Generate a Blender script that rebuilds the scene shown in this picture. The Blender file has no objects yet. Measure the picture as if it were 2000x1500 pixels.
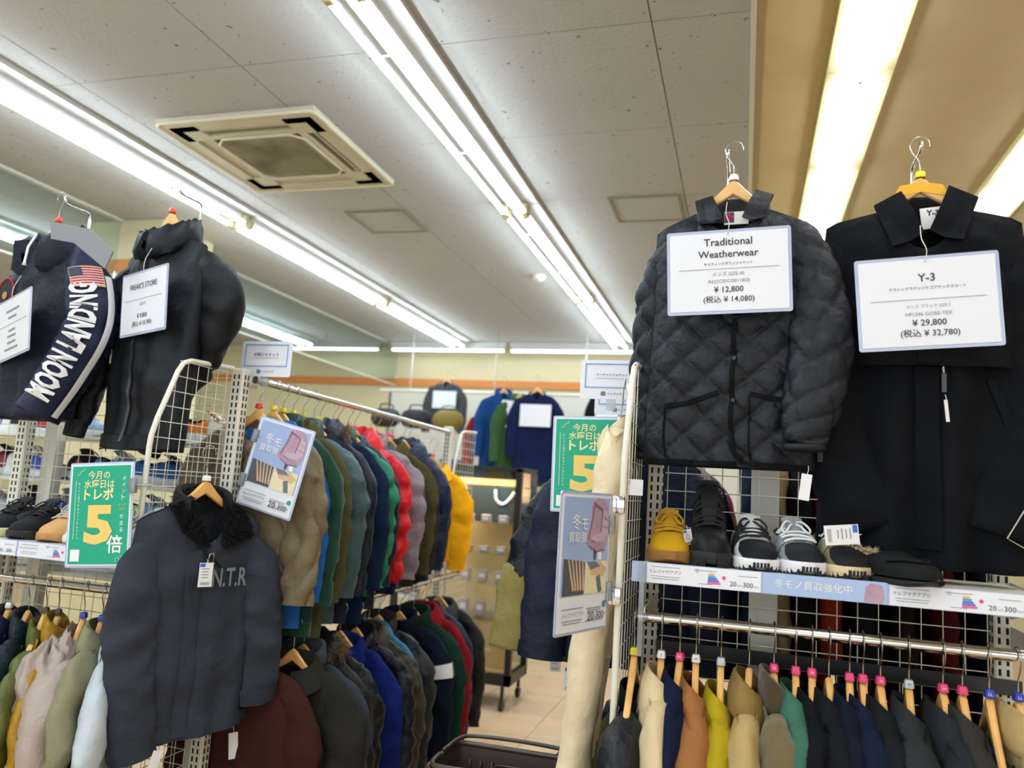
import bpy, bmesh, math, random
import numpy as np
from mathutils import Vector, Matrix, Euler
random.seed(7); RNG = np.random.default_rng(7)
SC = bpy.context.scene
COL = SC.collection
H = 1.45            # eye height of the photographer
CZ = 3.30           # main ceiling height
PI = math.pi

# ------------------------------------------------------------------ camera, world, exposure
cam = bpy.data.cameras.new('camera'); cam_o = bpy.data.objects.new('camera', cam); COL.objects.link(cam_o)
cam.sensor_width = 36.0; cam.sensor_fit = 'HORIZONTAL'; cam.lens = 1532.0 / 2000.0 * 36.0
cam_o.matrix_world = Matrix(((0.9579, -0.0231, 0.2862, 0.0), (0.2798, -0.1455, -0.9490, 0.0), (0.0636, 0.9891, -0.1329, H), (0, 0, 0, 1)))
cam.clip_start = 0.05; cam.clip_end = 60
cam.dof.use_dof = True; cam.dof.focus_distance = 2.15; cam.dof.aperture_fstop = 2.4
SC.camera = cam_o
world = bpy.data.worlds.new('world'); SC.world = world; world.use_nodes = True
world.node_tree.nodes['Background'].inputs[0].default_value = (0.86, 0.93, 1.0, 1)
world.node_tree.nodes['Background'].inputs[1].default_value = 1.1
SC.view_settings.view_transform = 'Standard'; SC.view_settings.look = 'None'
SC.view_settings.exposure = 1.0; SC.view_settings.gamma = 1.0; SC.view_settings.use_curve_mapping = False
SC.cycles.use_denoising = True
SC.cycles.max_bounces = 4; SC.cycles.diffuse_bounces = 2; SC.cycles.glossy_bounces = 2
SC.cycles.transmission_bounces = 3; SC.cycles.transparent_max_bounces = 8
SC.cycles.use_adaptive_sampling = True; SC.cycles.adaptive_threshold = 0.06; SC.cycles.adaptive_min_samples = 16
SC.cycles.caustics_reflective = False; SC.cycles.caustics_refractive = False
SC.cycles.sample_clamp_indirect = 4.0
TUBE_E = 24.0       # emission of the bare fluorescent tubes
LENS_E = 4.5        # emission of the wrap-around lenses on the beige ceiling

# ------------------------------------------------------------------ materials
def lin(h):
    if not isinstance(h, str): return tuple(h)
    h = h.lstrip('#'); r = []
    for i in (0, 2, 4):
        c = int(h[i:i+2], 16) / 255.0
        r.append(c / 12.92 if c <= 0.04045 else ((c + 0.055) / 1.055) ** 2.4)
    return tuple(r)
MATS = {}
def mat(name, col, rough=0.6, metal=0.0, bump=0.0, bscale=60.0, var=0.0, vscale=6.0, coat=0.0, sheen=0.0, spec=0.5, weave=0.0, emit=0.0, trans=0.0, alpha=1.0, col2=None, c2scale=40.0, c2lo=0.55, c2hi=0.6):
    if name in MATS: return MATS[name]
    m = bpy.data.materials.new(name); m.use_nodes = True; nt = m.node_tree; N = nt.nodes; Lk = nt.links
    b = N['Principled BSDF']; c = lin(col)
    b.inputs['Base Color'].default_value = (*c, 1); b.inputs['Roughness'].default_value = rough
    b.inputs['Metallic'].default_value = metal; b.inputs['Specular IOR Level'].default_value = spec
    if coat: b.inputs['Coat Weight'].default_value = coat; b.inputs['Coat Roughness'].default_value = 0.08
    if sheen: b.inputs['Sheen Weight'].default_value = sheen; b.inputs['Sheen Roughness'].default_value = 0.5
    if trans: b.inputs['Transmission Weight'].default_value = trans
    if alpha < 1: b.inputs['Alpha'].default_value = alpha
    if emit:
        b.inputs['Emission Color'].default_value = (*c, 1); b.inputs['Emission Strength'].default_value = emit
    if var or bump or weave or col2:
        tc = N.new('ShaderNodeTexCoord')
    out = None
    if var:
        nz = N.new('ShaderNodeTexNoise'); nz.inputs['Scale'].default_value = vscale; nz.inputs['Detail'].default_value = 4
        Lk.new(tc.outputs['Object'], nz.inputs['Vector'])
        mr = N.new('ShaderNodeMapRange'); mr.inputs[1].default_value = 0.3; mr.inputs[2].default_value = 0.7
        mr.inputs[3].default_value = 1 - var; mr.inputs[4].default_value = 1 + var
        Lk.new(nz.outputs['Fac'], mr.inputs[0])
        mx = N.new('ShaderNodeMix'); mx.data_type = 'RGBA'; mx.blend_type = 'MULTIPLY'; mx.inputs[0].default_value = 1
        mx.inputs[6].default_value = (*c, 1); Lk.new(mr.outputs[0], mx.inputs[7]); out = mx.outputs[2]
        Lk.new(out, b.inputs['Base Color'])
    if col2:
        n2 = N.new('ShaderNodeTexNoise'); n2.inputs['Scale'].default_value = c2scale; n2.inputs['Detail'].default_value = 2
        Lk.new(tc.outputs['Object'], n2.inputs['Vector'])
        m2 = N.new('ShaderNodeMapRange'); m2.inputs[1].default_value = c2lo; m2.inputs[2].default_value = c2hi
        Lk.new(n2.outputs['Fac'], m2.inputs[0])
        x2 = N.new('ShaderNodeMix'); x2.data_type = 'RGBA'; Lk.new(m2.outputs[0], x2.inputs[0])
        if out: Lk.new(out, x2.inputs[6])
        else: x2.inputs[6].default_value = (*c, 1)
        x2.inputs[7].default_value = (*lin(col2), 1); Lk.new(x2.outputs[2], b.inputs['Base Color'])
    prev = None
    if bump:
        nb = N.new('ShaderNodeTexNoise'); nb.inputs['Scale'].default_value = bscale; nb.inputs['Detail'].default_value = 5
        Lk.new(tc.outputs['Object'], nb.inputs['Vector'])
        bp = N.new('ShaderNodeBump'); bp.inputs['Strength'].default_value = bump; bp.inputs['Distance'].default_value = 0.4 / bscale
        Lk.new(nb.outputs['Fac'], bp.inputs['Height']); prev = bp
    if weave:
        wv = N.new('ShaderNodeTexNoise'); wv.inputs['Scale'].default_value = 900; wv.inputs['Detail'].default_value = 1
        Lk.new(tc.outputs['Object'], wv.inputs['Vector'])
        b2 = N.new('ShaderNodeBump'); b2.inputs['Strength'].default_value = weave; b2.inputs['Distance'].default_value = 0.001
        Lk.new(wv.outputs['Fac'], b2.inputs['Height'])
        if prev: Lk.new(prev.outputs[0], b2.inputs['Normal'])
        prev = b2
    if prev: Lk.new(prev.outputs[0], b.inputs['Normal'])
    MATS[name] = m; return m
def cloth(name, col, rough=0.9, bump=0.5, bscale=22, sheen=0.0, var=0.10, weave=0.3, spec=0.15, **k):
    return mat(name, col, rough=rough, bump=bump, bscale=bscale, sheen=sheen, var=var, weave=weave, spec=spec, **k)
def nylon(name, col, rough=0.42, **k):
    return mat(name, col, rough=rough, bump=0.6, bscale=35, var=0.06, spec=0.3, **k)
M_CREAM = mat('rack_cream_enamel', 'e6e2d2', 0.35, var=0.02)
M_CHROME = mat('chrome', 'd8dadd', 0.12, 1.0)
M_DARKSLOT = mat('slot_shade_black', '15130f', 0.8)  # shade inside open slots, put in as black colour
M_WOOD = mat('hanger_beech', 'e8b062', 0.35, bump=0.1, bscale=30, var=0.16, vscale=14, coat=0.25)
M_WOOD2 = mat('hanger_beech_pale', 'e6b878', 0.4, bump=0.1, bscale=30, var=0.12, vscale=14, coat=0.2)
M_PAPER = mat('paper_white', 'eceef6', 0.45, coat=0.12)
M_TAG = mat('tag_white', 'eeeef0', 0.5)
M_CASE = mat('card_case_clear_edge', 'b9c2dd', 0.15, coat=0.6)
M_INK = mat('ink_dark', '3c3c40', 0.6)
M_INKL = mat('ink_light', '8c8c90', 0.6)
M_WHITE = mat('print_white', 'f4f4f2', 0.55)
M_CLEAR = mat('clear_plastic_clip', 'dfe6ea', 0.08, trans=0.7, spec=0.6)
M_BLACKP = mat('black_plastic', '16161a', 0.4)
M_STEEL = mat('steel_wire', 'b5b5b2', 0.25, 1.0)
M_DARKIN = mat('lining_black', '0b0c0f', 0.85)

# ------------------------------------------------------------------ mesh helpers
def link(o, parent=None):
    COL.objects.link(o)
    if parent is not None: o.parent = parent
    return o
def make(name, V, F, m, parent=None, smooth=False, sharp=None, loc=None, rot=None):
    me = bpy.data.meshes.new(name)
    V = np.asarray(V, dtype=float)
    me.from_pydata(V.tolist(), [], [tuple(f) for f in F])
    if m is not None: me.materials.append(m)
    if smooth:
        me.shade_smooth()
        if sharp: me.set_sharp_from_angle(angle=math.radians(sharp))
    o = link(bpy.data.objects.new(name, me), parent)
    if loc is not None: o.location = loc
    if rot is not None: o.rotation_euler = rot
    return o
def tag(o, label=None, cat=None, group=None, kind=None):
    if label: o['label'] = label
    if cat: o['category'] = cat
    if group: o['group'] = group
    if kind: o['kind'] = kind
    return o
def thing(name, label, cat, loc=(0, 0, 0), rotz=0.0, group=None, rot=None):
    o = bpy.data.objects.new(name, None); link(o); o.location = loc
    o.rotation_euler = rot if rot is not None else (0, 0, rotz)
    o.empty_display_size = 0.05
    return tag(o, label, cat, group)
def grid_faces(nv, nu, close=False, off=0):
    i = np.arange(nv - 1)[:, None]; nj = nu if close else nu - 1; j = np.arange(nj)[None, :]
    a = i * nu + j; b = i * nu + (j + 1) % nu; c = (i + 1) * nu + (j + 1) % nu; d = (i + 1) * nu + j
    return (np.stack([a, b, c, d], -1).reshape(-1, 4) + off).tolist()
BOXF = [(0, 3, 2, 1), (4, 5, 6, 7), (0, 1, 5, 4), (1, 2, 6, 5), (2, 3, 7, 6), (3, 0, 4, 7)]
class B:
    def __init__(s): s.V = []; s.F = []
    def add(s, V, F):
        o = len(s.V); s.V.extend([tuple(map(float, v)) for v in V]); s.F.extend([tuple(i + o for i in f) for f in F]); return s
    def box(s, c, d, R=None):
        hx, hy, hz = d[0] / 2, d[1] / 2, d[2] / 2
        V = [(-hx, -hy, -hz), (hx, -hy, -hz), (hx, hy, -hz), (-hx, hy, -hz), (-hx, -hy, hz), (hx, -hy, hz), (hx, hy, hz), (-hx, hy, hz)]
        if R is not None: V = [tuple(R @ Vector(v)) for v in V]
        return s.add([(v[0] + c[0], v[1] + c[1], v[2] + c[2]) for v in V], BOXF)
    def rbox(s, c, d, r, seg=2, R=None):
        bm = bmesh.new(); bmesh.ops.create_cube(bm, size=1)
        for v in bm.verts: v.co = Vector((v.co.x * d[0], v.co.y * d[1], v.co.z * d[2]))
        bmesh.ops.bevel(bm, geom=list(bm.edges), offset=r, segments=seg, profile=0.5, affect='EDGES')
        bm.verts.index_update()
        V = [(R @ v.co if R is not None else v.co) for v in bm.verts]
        V = [(v.x + c[0], v.y + c[1], v.z + c[2]) for v in V]; F = [[v.index for v in f.verts] for f in bm.faces]; bm.free()
        return s.add(V, F)
    def tube(s, pts, r, n=8, closed=False, caps=True, squash=None):
        P = np.array(pts, float); m = len(P)
        if closed: T = np.roll(P, -1, 0) - np.roll(P, 1, 0)
        else:
            T = np.empty_like(P); T[1:-1] = P[2:] - P[:-2]; T[0] = P[1] - P[0]; T[-1] = P[-1] - P[-2]
        T /= np.linalg.norm(T, axis=1)[:, None] + 1e-12
        up = np.array([0, 0, 1.0]) if abs(T[0][2]) < 0.9 else np.array([1.0, 0, 0])
        n0 = np.cross(up, T[0]); n0 /= np.linalg.norm(n0); V = []
        rr = np.broadcast_to(np.asarray(r, float), (m,))
        for k in range(m):
            n0 = n0 - T[k] * (n0 @ T[k]); n0 /= np.linalg.norm(n0) + 1e-12; b0 = np.cross(T[k], n0)
            for q in range(n):
                a = 2 * PI * q / n
                V.append(P[k] + rr[k] * (math.cos(a) * n0 + math.sin(a) * b0))
        F = grid_faces(m, n, True)
        if closed: F += [((m - 1) * n + q, (m - 1) * n + (q + 1) % n, (q + 1) % n, q) for q in range(n)]
        elif caps: F += [tuple(range(n))[::-1], tuple(range((m - 1) * n, m * n))]
        return s.add(V, F)
    def cyl(s, a, b, r, n=10): return s.tube([a, b], r, n)
    def prism(s, poly, y0, y1, ax=1):
        n = len(poly); V = []
        for y in (y0, y1):
            for (p, q) in poly:
                V.append((p, y, q) if ax == 1 else ((p, q, y) if ax == 2 else (y, p, q)))
        F = [tuple(range(n)), tuple(range(2 * n - 1, n - 1, -1))] + [(i, i + n, (i + 1) % n + n, (i + 1) % n) for i in range(n)]
        return s.add(V, F)
    def quad(s, a, b, c, d): return s.add([a, b, c, d], [(0, 1, 2, 3)])
    def grid(s, G, close=False):
        nv, nu = G.shape[:2]; return s.add(G.reshape(-1, 3), grid_faces(nv, nu, close))
    def build(s, name, m, parent=None, smooth=False, sharp=None, loc=None, rot=None):
        return make(name, s.V, s.F, m, parent, smooth, sharp, loc, rot)
def rrect(w, h, r, n=3, cx=0, cz=0):
    P = []
    for (sx, sz, a0) in ((1, 1, 0), (-1, 1, 90), (-1, -1, 180), (1, -1, 270)):
        for k in range(n + 1):
            a = math.radians(a0 + 90 * k / n); P.append((cx + sx * (w / 2 - r) + r * math.cos(a), cz + sz * (h / 2 - r) + r * math.sin(a)))
    return P
def spline(pts, n):
    P = np.array(pts, float)
    if len(P) == 2: return P[0] + (P[1] - P[0]) * np.linspace(0, 1, n)[:, None]
    Q = np.vstack([2 * P[0] - P[1], P, 2 * P[-1] - P[-2]]); t = np.linspace(0, len(P) - 1 - 1e-9, n); out = []
    for x in t:
        i = int(x); f = x - i; a, b, c, d = Q[i], Q[i + 1], Q[i + 2], Q[i + 3]
        out.append(0.5 * (2 * b + (c - a) * f + (2 * a - 5 * b + 4 * c - d) * f * f + (3 * b - a - 3 * c + d) * f ** 3))
    return np.array(out)
def text(parent, s, x, z, size, m, align='CENTER', bold=0.0, y=-0.004, shear=0.0, sx=1.0, rot=None, name='lettering', space=1.0, width=None, height=None):
    c = bpy.data.curves.new(name, 'FONT'); c.body = s; c.size = size; c.align_x = align; c.align_y = 'CENTER'
    c.offset = bold; c.shear = shear; c.space_character = space; c.resolution_u = 2; c.materials.append(m)
    o = link(bpy.data.objects.new(name, c), parent); o.location = (x, y, z)
    o.rotation_euler = rot if rot else (PI / 2, 0, 0); o.scale = (sx, 1, 1)
    if height: o['fit_h'] = height
    if width: o['fit_w'] = width; c.size = 1.0; c.offset = bold * 15
    return o
def copy_tree(o, parent=None):
    c = o.copy(); COL.objects.link(c); c.parent = parent
    for ch in [k for k in bpy.data.objects if k.parent == o]: copy_tree(ch, c)
    return c
# ------------------------------------------------------------------ the room
def struct(name, b, m, parent=None, smooth=False):
    o = b.build(name, m, parent, smooth); o['kind'] = 'structure'; return o
M_TILE = mat('ceiling_tile_speckled', 'c4c5c3', 0.9, bump=0.25, bscale=45, var=0.02, vscale=1.5, col2='7d7a72', c2scale=26, c2lo=0.70, c2hi=0.74)
M_JOINT = mat('ceiling_joint', '77746c', 0.9)
M_BEIGE = mat('beige_ceiling_paper', 'c4b48a', 0.85, bump=0.15, bscale=120, var=0.03)
M_CREAMW = mat('cream_wall', 'ddd1a8', 0.8, var=0.02)
M_ORANGE = mat('orange_band', 'd98a4a', 0.7)
M_TRIM = mat('trim_white', 'ece8dc', 0.5)
M_FLOOR = mat('floor_tan_tile', 'dcbc96', 0.35, bump=0.05, bscale=20, var=0.08, vscale=5, coat=0.2)
M_GROUT = mat('floor_grout', '8d7459', 0.8)
M_SLAT = mat('wall_panel_white', 'dedbcf', 0.6)
floor = struct('floor', B().box((-1.5, 2.5, -0.055), (14.6, 15.6, 0.1)), M_GROUT)
tv = B().box((0, 0, 0), (0.496, 0.496, 0.008)); t0 = None
big = B()
for i in range(-17, 11):
    for j in range(-10, 21):
        x = 0.5 * i + 0.05; y = 0.5 * j
        if abs(x) > 0 and -2.8 < x < 0.6 and 2.4 < y < 7.6:
            if t0 is None: t0 = tv.build('floor_tile', M_FLOOR, floor, loc=(x, y, -0.004))
            else:
                c = bpy.data.objects.new('floor_tile', t0.data); link(c, floor); c.location = (x, y, -0.004)
        elif -8.8 < x < 5.7: big.box((x, y, -0.004), (0.496, 0.496, 0.008))
big.build('floor_tile_field', M_FLOOR, floor)['kind'] = 'stuff'
# suspended ceiling of speckled boards
ceil = struct('ceiling', B().box((-4.4, 2.5, CZ + 0.03), (8.8, 15.6, 0.04)), M_JOINT)
tile_me = {}
TX, TY = 0.938, 0.905
for i in range(-9, 1):
    for j in range(-8, 8):
        x0 = -0.389 - TX + TX * i + TX; x1 = min(x0 + TX, -0.012); y0 = 2.866 + TY * j; y1 = y0 + TY
        if x0 >= -0.1 or x1 < -8.7 or y0 > 9.9: continue
        w = x1 - x0 - 0.005; d = y1 - y0 - 0.005; key = round(w, 2)
        if key not in tile_me:
            o = B().box((0, 0, 0), (w, d, 0.012)).build('ceiling_tile', M_TILE, ceil); tile_me[key] = o.data
        else: o = link(bpy.data.objects.new('ceiling_tile', tile_me[key]), ceil)
        o.location = ((x0 + x1) / 2, (y0 + y1) / 2, CZ + 0.006)
struct('trim_1', B().box((-0.005, 2.5, CZ + 0.0), (0.022, 15.6, 0.03)), M_TRIM)
BZ = H + 2.2
struct('ceiling_raised', B().box((2.85, 2.5, BZ + 0.03), (5.7, 15.6, 0.06)).box((0.02, 2.5, (CZ + BZ) / 2 + 0.04), (0.04, 15.6, BZ - CZ + 0.08)), M_BEIGE)
struct('wall_back', B().box((-1.5, 9.85, 1.9), (14.6, 0.1, 3.8)), M_CREAMW)
struct('wall_left', B().box((-8.85, 2.5, 1.9), (0.1, 15.6, 3.8)), M_CREAMW)
struct('wall_right', B().box((5.75, 2.5, 1.9), (0.1, 15.6, 3.8)), M_CREAMW)
struct('wall_rear', B().box((-1.5, -5.25, 0.12), (14.6, 0.1, 0.24)).box((-1.5, -5.25, 3.55), (14.6, 0.1, 0.7)).box((-8.4, -5.25, 1.9), (0.8, 0.1, 3.8)).box((5.3, -5.25, 1.9), (0.8, 0.1, 3.8)), M_CREAMW)
wf = struct('added_window_1', B().box((-1.5, -5.25, 0.26), (13.0, 0.06, 0.05)).box((-1.5, -5.25, 3.17), (13.0, 0.06, 0.05)), M_TRIM)   # unseen shop front, added so daylight reaches the jacket fronts
for k in range(9): B().box((-8.0 + 1.6125 * k, -5.25, 1.71), (0.05, 0.06, 2.9)).build('mullion', M_TRIM, wf)
struct('trim_2', B().box((-1.5, 9.785, H + 1.36), (14.4, 0.03, 0.10)), M_ORANGE)
struct('baseboard_back', B().box((-1.5, 9.785, 0.05), (14.4, 0.03, 0.1)), M_SLAT)
wp = struct('wall_panel', B().box((-1.9, 9.79, H + 0.2), (5.6, 0.01, 2.1)), M_JOINT)
for k in range(6):
    B().box((-4.2 + 0.92 * k, 9.775, H + 0.2), (0.91, 0.025, 2.08)).build('panel', M_SLAT, wp)
col = struct('pillar', B().box((-4.6, 5.0, CZ / 2), (0.70, 0.60, CZ)), M_CREAMW)
B().box((-4.6, 5.0, H + 1.49), (0.712, 0.612, 0.11)).build('band', M_ORANGE, col)
def glass_mat():
    m = bpy.data.materials.new('smoke_barrier_glass'); m.use_nodes = True; nt = m.node_tree; N = nt.nodes
    N.remove(N['Principled BSDF']); out = N['Material Output']
    tr = N.new('ShaderNodeBsdfTransparent'); tr.inputs[0].default_value = (0.86, 0.94, 0.95, 1)
    gl = N.new('ShaderNodeBsdfGlossy'); gl.inputs['Roughness'].default_value = 0.03; gl.inputs[0].default_value = (0.9, 0.97, 1, 1)
    fr = N.new('ShaderNodeLayerWeight'); fr.inputs[0].default_value = 0.35
    mr = N.new('ShaderNodeMapRange'); mr.inputs[3].default_value = 0.08; mr.inputs[4].default_value = 0.55; nt.links.new(fr.outputs['Facing'], mr.inputs[0])
    mx = N.new('ShaderNodeMixShader'); nt.links.new(mr.outputs[0], mx.inputs[0]); nt.links.new(tr.outputs[0], mx.inputs[1]); nt.links.new(gl.outputs[0], mx.inputs[2])
    nt.links.new(mx.outputs[0], out.inputs[0]); return m
M_GLASS = glass_mat(); M_PANE = glass_mat(); M_PANE.name = 'case_pane_glass'
for n_ in M_PANE.node_tree.nodes:
    if n_.type == 'BSDF_TRANSPARENT': n_.inputs[0].default_value = (0.96, 0.98, 0.97, 1)
    if n_.type == 'MAP_RANGE': n_.inputs[3].default_value = 0.03; n_.inputs[4].default_value = 0.3
for k, (ya, yb) in enumerate(((-5.1, 2.2), (2.21, 4.69), (5.31, 7.2), (7.21, 9.78))):
    g = B().box((-4.62, (ya + yb) / 2, H + 1.58), (0.008, yb - ya, 0.54)).build('smoke_barrier_pane', M_GLASS)
    tag(g, ['clear hanging glass screen nearest the photographer, under the ceiling', 'clear hanging glass screen ending at the cream pillar', 'clear hanging glass screen starting behind the cream pillar', 'clear hanging glass screen meeting the far cream wall'][k], 'glass screen', 'hanging glass screens')
    fb = B().box((0, 0, 0.265), (0.05, yb - ya, 0.02)).box((0, 0, -0.268), (0.014, yb - ya, 0.012)).build('frame_rail', M_TRIM, g)
    fb.location = (-4.62, (ya + yb) / 2, H + 1.58)

# ------------------------------------------------------------------ lamps
M_TUBE = mat('fluorescent_tube', (0.80, 0.92, 1.0), 0.4, emit=TUBE_E); M_TUBE2 = mat('fluorescent_tube_dim', (0.84, 0.93, 1.0), 0.4, emit=TUBE_E * 0.35)
M_LENS = mat('wrap_lens_lit', (0.95, 0.97, 1.0), 0.4, emit=LENS_E)
M_BATTEN = mat('batten_white', 'e9eaea', 0.4)
M_SOCKET = mat('lamp_socket_yellowed', 'd8cda0', 0.5)
def half_tube(a, b, r, parent, lo=0.26, m=None):
    """LED tube: the lower part glows, the upper part is an opaque white back"""
    a = np.array(a); b = np.array(b); t = (b - a) / np.linalg.norm(b - a); s_ = np.cross(t, [0, 0, 1.0])
    def arc(a0, a1, n): return np.array([[p + r * (math.cos(q) * s_ + math.sin(q) * np.array([0, 0, 1.0])) for q in np.linspace(a0, a1, n)] for p in (a, b)])
    o = B().grid(arc(-PI - lo, lo, 9)).build('tube', m or M_TUBE, parent, True)
    B().grid(arc(lo, PI - lo, 5)).build('tube_back', M_BATTEN, o, True)
    return o
def twin_lamp(x, ya, yb, z, label, group, along='y'):
    L = yb - ya; t = thing('fluorescent_fixture', label, 'ceiling light', (x, (ya + yb) / 2, z), 0 if along == 'y' else PI / 2, group)
    B().box((0, 0, -0.012), (0.30, L - 0.01, 0.024)).prism([(-0.05, -0.024), (0.05, -0.024), (0.028, -0.06), (-0.028, -0.06)], -L / 2 + 0.01, L / 2 - 0.01).build('batten', M_BATTEN, t)
    for s in (-1, 1):
        half_tube((s * 0.066, -L / 2 + 0.045, -0.085), (s * 0.066, L / 2 - 0.045, -0.085), 0.015, t)
        for e in (-1, 1): B().rbox((s * 0.066, e * (L / 2 - 0.028), -0.065), (0.042, 0.04, 0.085), 0.008).build('socket', M_SOCKET, t)
    for e in (-0.3, 0.12): B().cyl((-0.066, e * L, -0.066), (0.066, e * L, -0.066), 0.004, 6).build('tube_clip', M_BATTEN, t)
    return t
WH = ['first', 'second', 'third', 'fourth', 'fifth', 'sixth', 'seventh', 'eighth', 'ninth']
for x, rn in ((-1.455, 'row above the middle aisle'), (-3.53, 'row by the hanging glass')):
    for k, (ya, yb) in enumerate(((6.98, 9.25), (4.66, 6.97), (2.34, 4.65), (0.02, 2.33), (-2.3, 0.01), (-4.6, -2.31))):
        twin_lamp(x, ya, yb, CZ - 0.001, 'twin tube light, %s from the far wall, %s' % (WH[k], rn), 'twin tube lights, ' + rn)
for k, (ya, yb) in enumerate(((6.6, 8.9), (4.28, 6.59), (1.96, 4.27), (-0.36, 1.95))):
    twin_lamp(-5.75, ya, yb, CZ - 0.001, 'white twin tube light seen through the hanging glass, %s from the far wall' % WH[k], 'twin tube lights beyond the glass')
for k, (xa, xb) in enumerate(((-4.55, -2.93), (-2.9, -0.63))):
    L = xb - xa; t = thing('fluorescent_fixture', ['single tube light strip along the far wall, nearer the glass', 'single tube light strip along the far wall, nearer the beige ceiling'][k], 'ceiling light', ((xa + xb) / 2, 9.42, CZ - 0.001), 0, 'far wall light strips')
    B().box((0, 0, -0.04), (L, 0.07, 0.08)).build('batten', M_BATTEN, t)
    half_tube((-L / 2 + 0.04, -0.03, -0.105), (L / 2 - 0.04, -0.03, -0.105), 0.018, t, m=M_TUBE2)
    for e in (-1, 1): B().box((e * (L / 2 - 0.02), -0.02, -0.09), (0.04, 0.05, 0.07)).build('socket', M_SOCKET, t)
def wrap_lamp(x, yc, L, label, group):
    t = thing('wraparound_fixture', label, 'ceiling light', (x, yc, BZ - 0.001), 0, group)
    B().box((0, 0, -0.02), (0.31, L - 0.006, 0.04)).build('base_plate', mat('fixture_base_cream', 'ece3b4', 0.5), t)
    prof = [(0.115 * math.cos(a), -0.04 - 0.075 * math.sin(a) ** 0.8) for a in np.linspace(0, PI, 13)]
    G = np.array([[(p[0] * sc, y, -0.04 + (p[1] + 0.04) * sc) for p in prof] for (y, sc) in [(sg * (L / 2 - 0.015 - 0.12 * (1 - math.sin(q))), max(0.03, math.cos(q)) ** 0.9) for sg, qs in ((-1, np.linspace(PI / 2, 0, 7)), (1, np.linspace(0, PI / 2, 7))) for q in qs]])
    B().grid(G).build('lens', M_LENS, t, True, 60)
    B().tube([(0.125 * math.cos(a), -L / 2 + 0.13 - 0.13 * math.sin(a), -0.046 - 0.05 * math.sin(a)) for a in np.linspace(0.2, PI - 0.2, 14)], 0.0035, 6).rbox((0, -L / 2 + 0.0, -0.10), (0.02, 0.03, 0.014), 0.003).build('latch', M_SOCKET, t)
for k in range(9):
    wrap_lamp(0.505, 8.0 - 1.16 * k, 1.16, 'wraparound light in the beige ceiling row nearest the aisle, %s from the far end' % WH[k], 'wraparound lights, row nearer the aisle')
for k in range(8):
    wrap_lamp(1.62, 8.4 - 1.16 * k, 1.16, 'wraparound light in the second beige ceiling row, %s from the far end' % WH[k], 'wraparound lights, outer row')
for k in range(4):
    wrap_lamp(3.3, 6.0 - 2.6 * k, 1.16, 'wraparound light in the third beige ceiling row, %s from the far end' % WH[k], 'wraparound lights by the outer wall')

# ------------------------------------------------------------------ ceiling cassette and hatches
M_ACP = mat('ac_panel_ivory', 'd9d2b8', 0.5, var=0.03)
ac = thing('ceiling_air_conditioner', 'ivory ceiling cassette air conditioner with dusty square grille', 'air conditioner', (-2.6, 3.745, CZ))
fr = B(); s = 0.48; z0 = -0.035
for (cx, cy, dx, dy) in ((0, -s + 0.05, 2 * s, 0.10), (0, s - 0.05, 2 * s, 0.10), (-s + 0.05, 0, 0.10, 2 * s - 0.2), (s - 0.05, 0, 0.10, 2 * s - 0.2)): fr.box((cx, cy, z0 / 2), (dx, dy, -z0))
for (sx, sy) in ((1, 1), (1, -1), (-1, 1), (-1, -1)): fr.box((sx * 0.35, sy * 0.35, z0 / 2), (0.17, 0.17, -z0))
fr.build('panel_frame', M_ACP, ac)
rim = B().tube([(x, y, z0 + 0.006) for x, y in rrect(2 * s + 0.005, 2 * s + 0.005, 0.04, 4)], 0.011, 8, closed=True); rim.build('rim', mat('ac_rim', 'e6e0c6', 0.4), ac, True)
B().box((0, 0, -0.004), (0.86, 0.86, 0.006)).build('slot_cavity', M_DARKSLOT, ac)
for a in range(4):
    R = Matrix.Rotation(a * PI / 2, 3, 'Z')
    lv = B().rbox((0, -0.345, -0.02), (0.52, 0.035 if a in (0, 1) else 0.075, 0.006), 0.002, 1, R=Matrix.Rotation(0.35, 3, 'X') if a in (0, 1) else None)
    lv.V = [tuple(R @ Vector(v)) for v in lv.V]; lv.build('louver', M_ACP, ac)
    bl = B().box((0, -0.29, z0 / 2), (0.53, 0.04, -z0)); bl.V = [tuple(R @ Vector(v)) for v in bl.V]; bl.build('inner_border', M_ACP, ac)
gr = B().prism([(-0.27, -0.21), (-0.21, -0.27), (0.21, -0.27), (0.27, -0.21), (0.27, 0.21), (0.21, 0.27), (-0.21, 0.27), (-0.27, 0.21)], -0.036, -0.02, ax=2)
g = gr.build('grille', mat('ac_grille_dusty', 'aaa385', 0.8, bump=0.8, bscale=90, var=0.10, vscale=3, col2='6d6553', c2scale=4, c2lo=0.45, c2hi=0.75), ac)
gs = B()
for k in range(27): gs.box((0, -0.208 + 0.016 * k, -0.038), (0.45, 0.005, 0.005))
gs.build('grille_slat', mat('ac_grille_slat', 'aca587', 0.7, col2='746b58', c2scale=4, c2lo=0.45, c2hi=0.75), g)
rb = B().tube([(x, y, -0.037) for x, y in [(-0.27, -0.21), (-0.21, -0.27), (0.21, -0.27), (0.27, -0.21), (0.27, 0.21), (0.21, 0.27), (-0.21, 0.27), (-0.27, 0.21)]], 0.008, 6, closed=True); rb.build('grille_rim', M_ACP, g, True)
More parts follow.
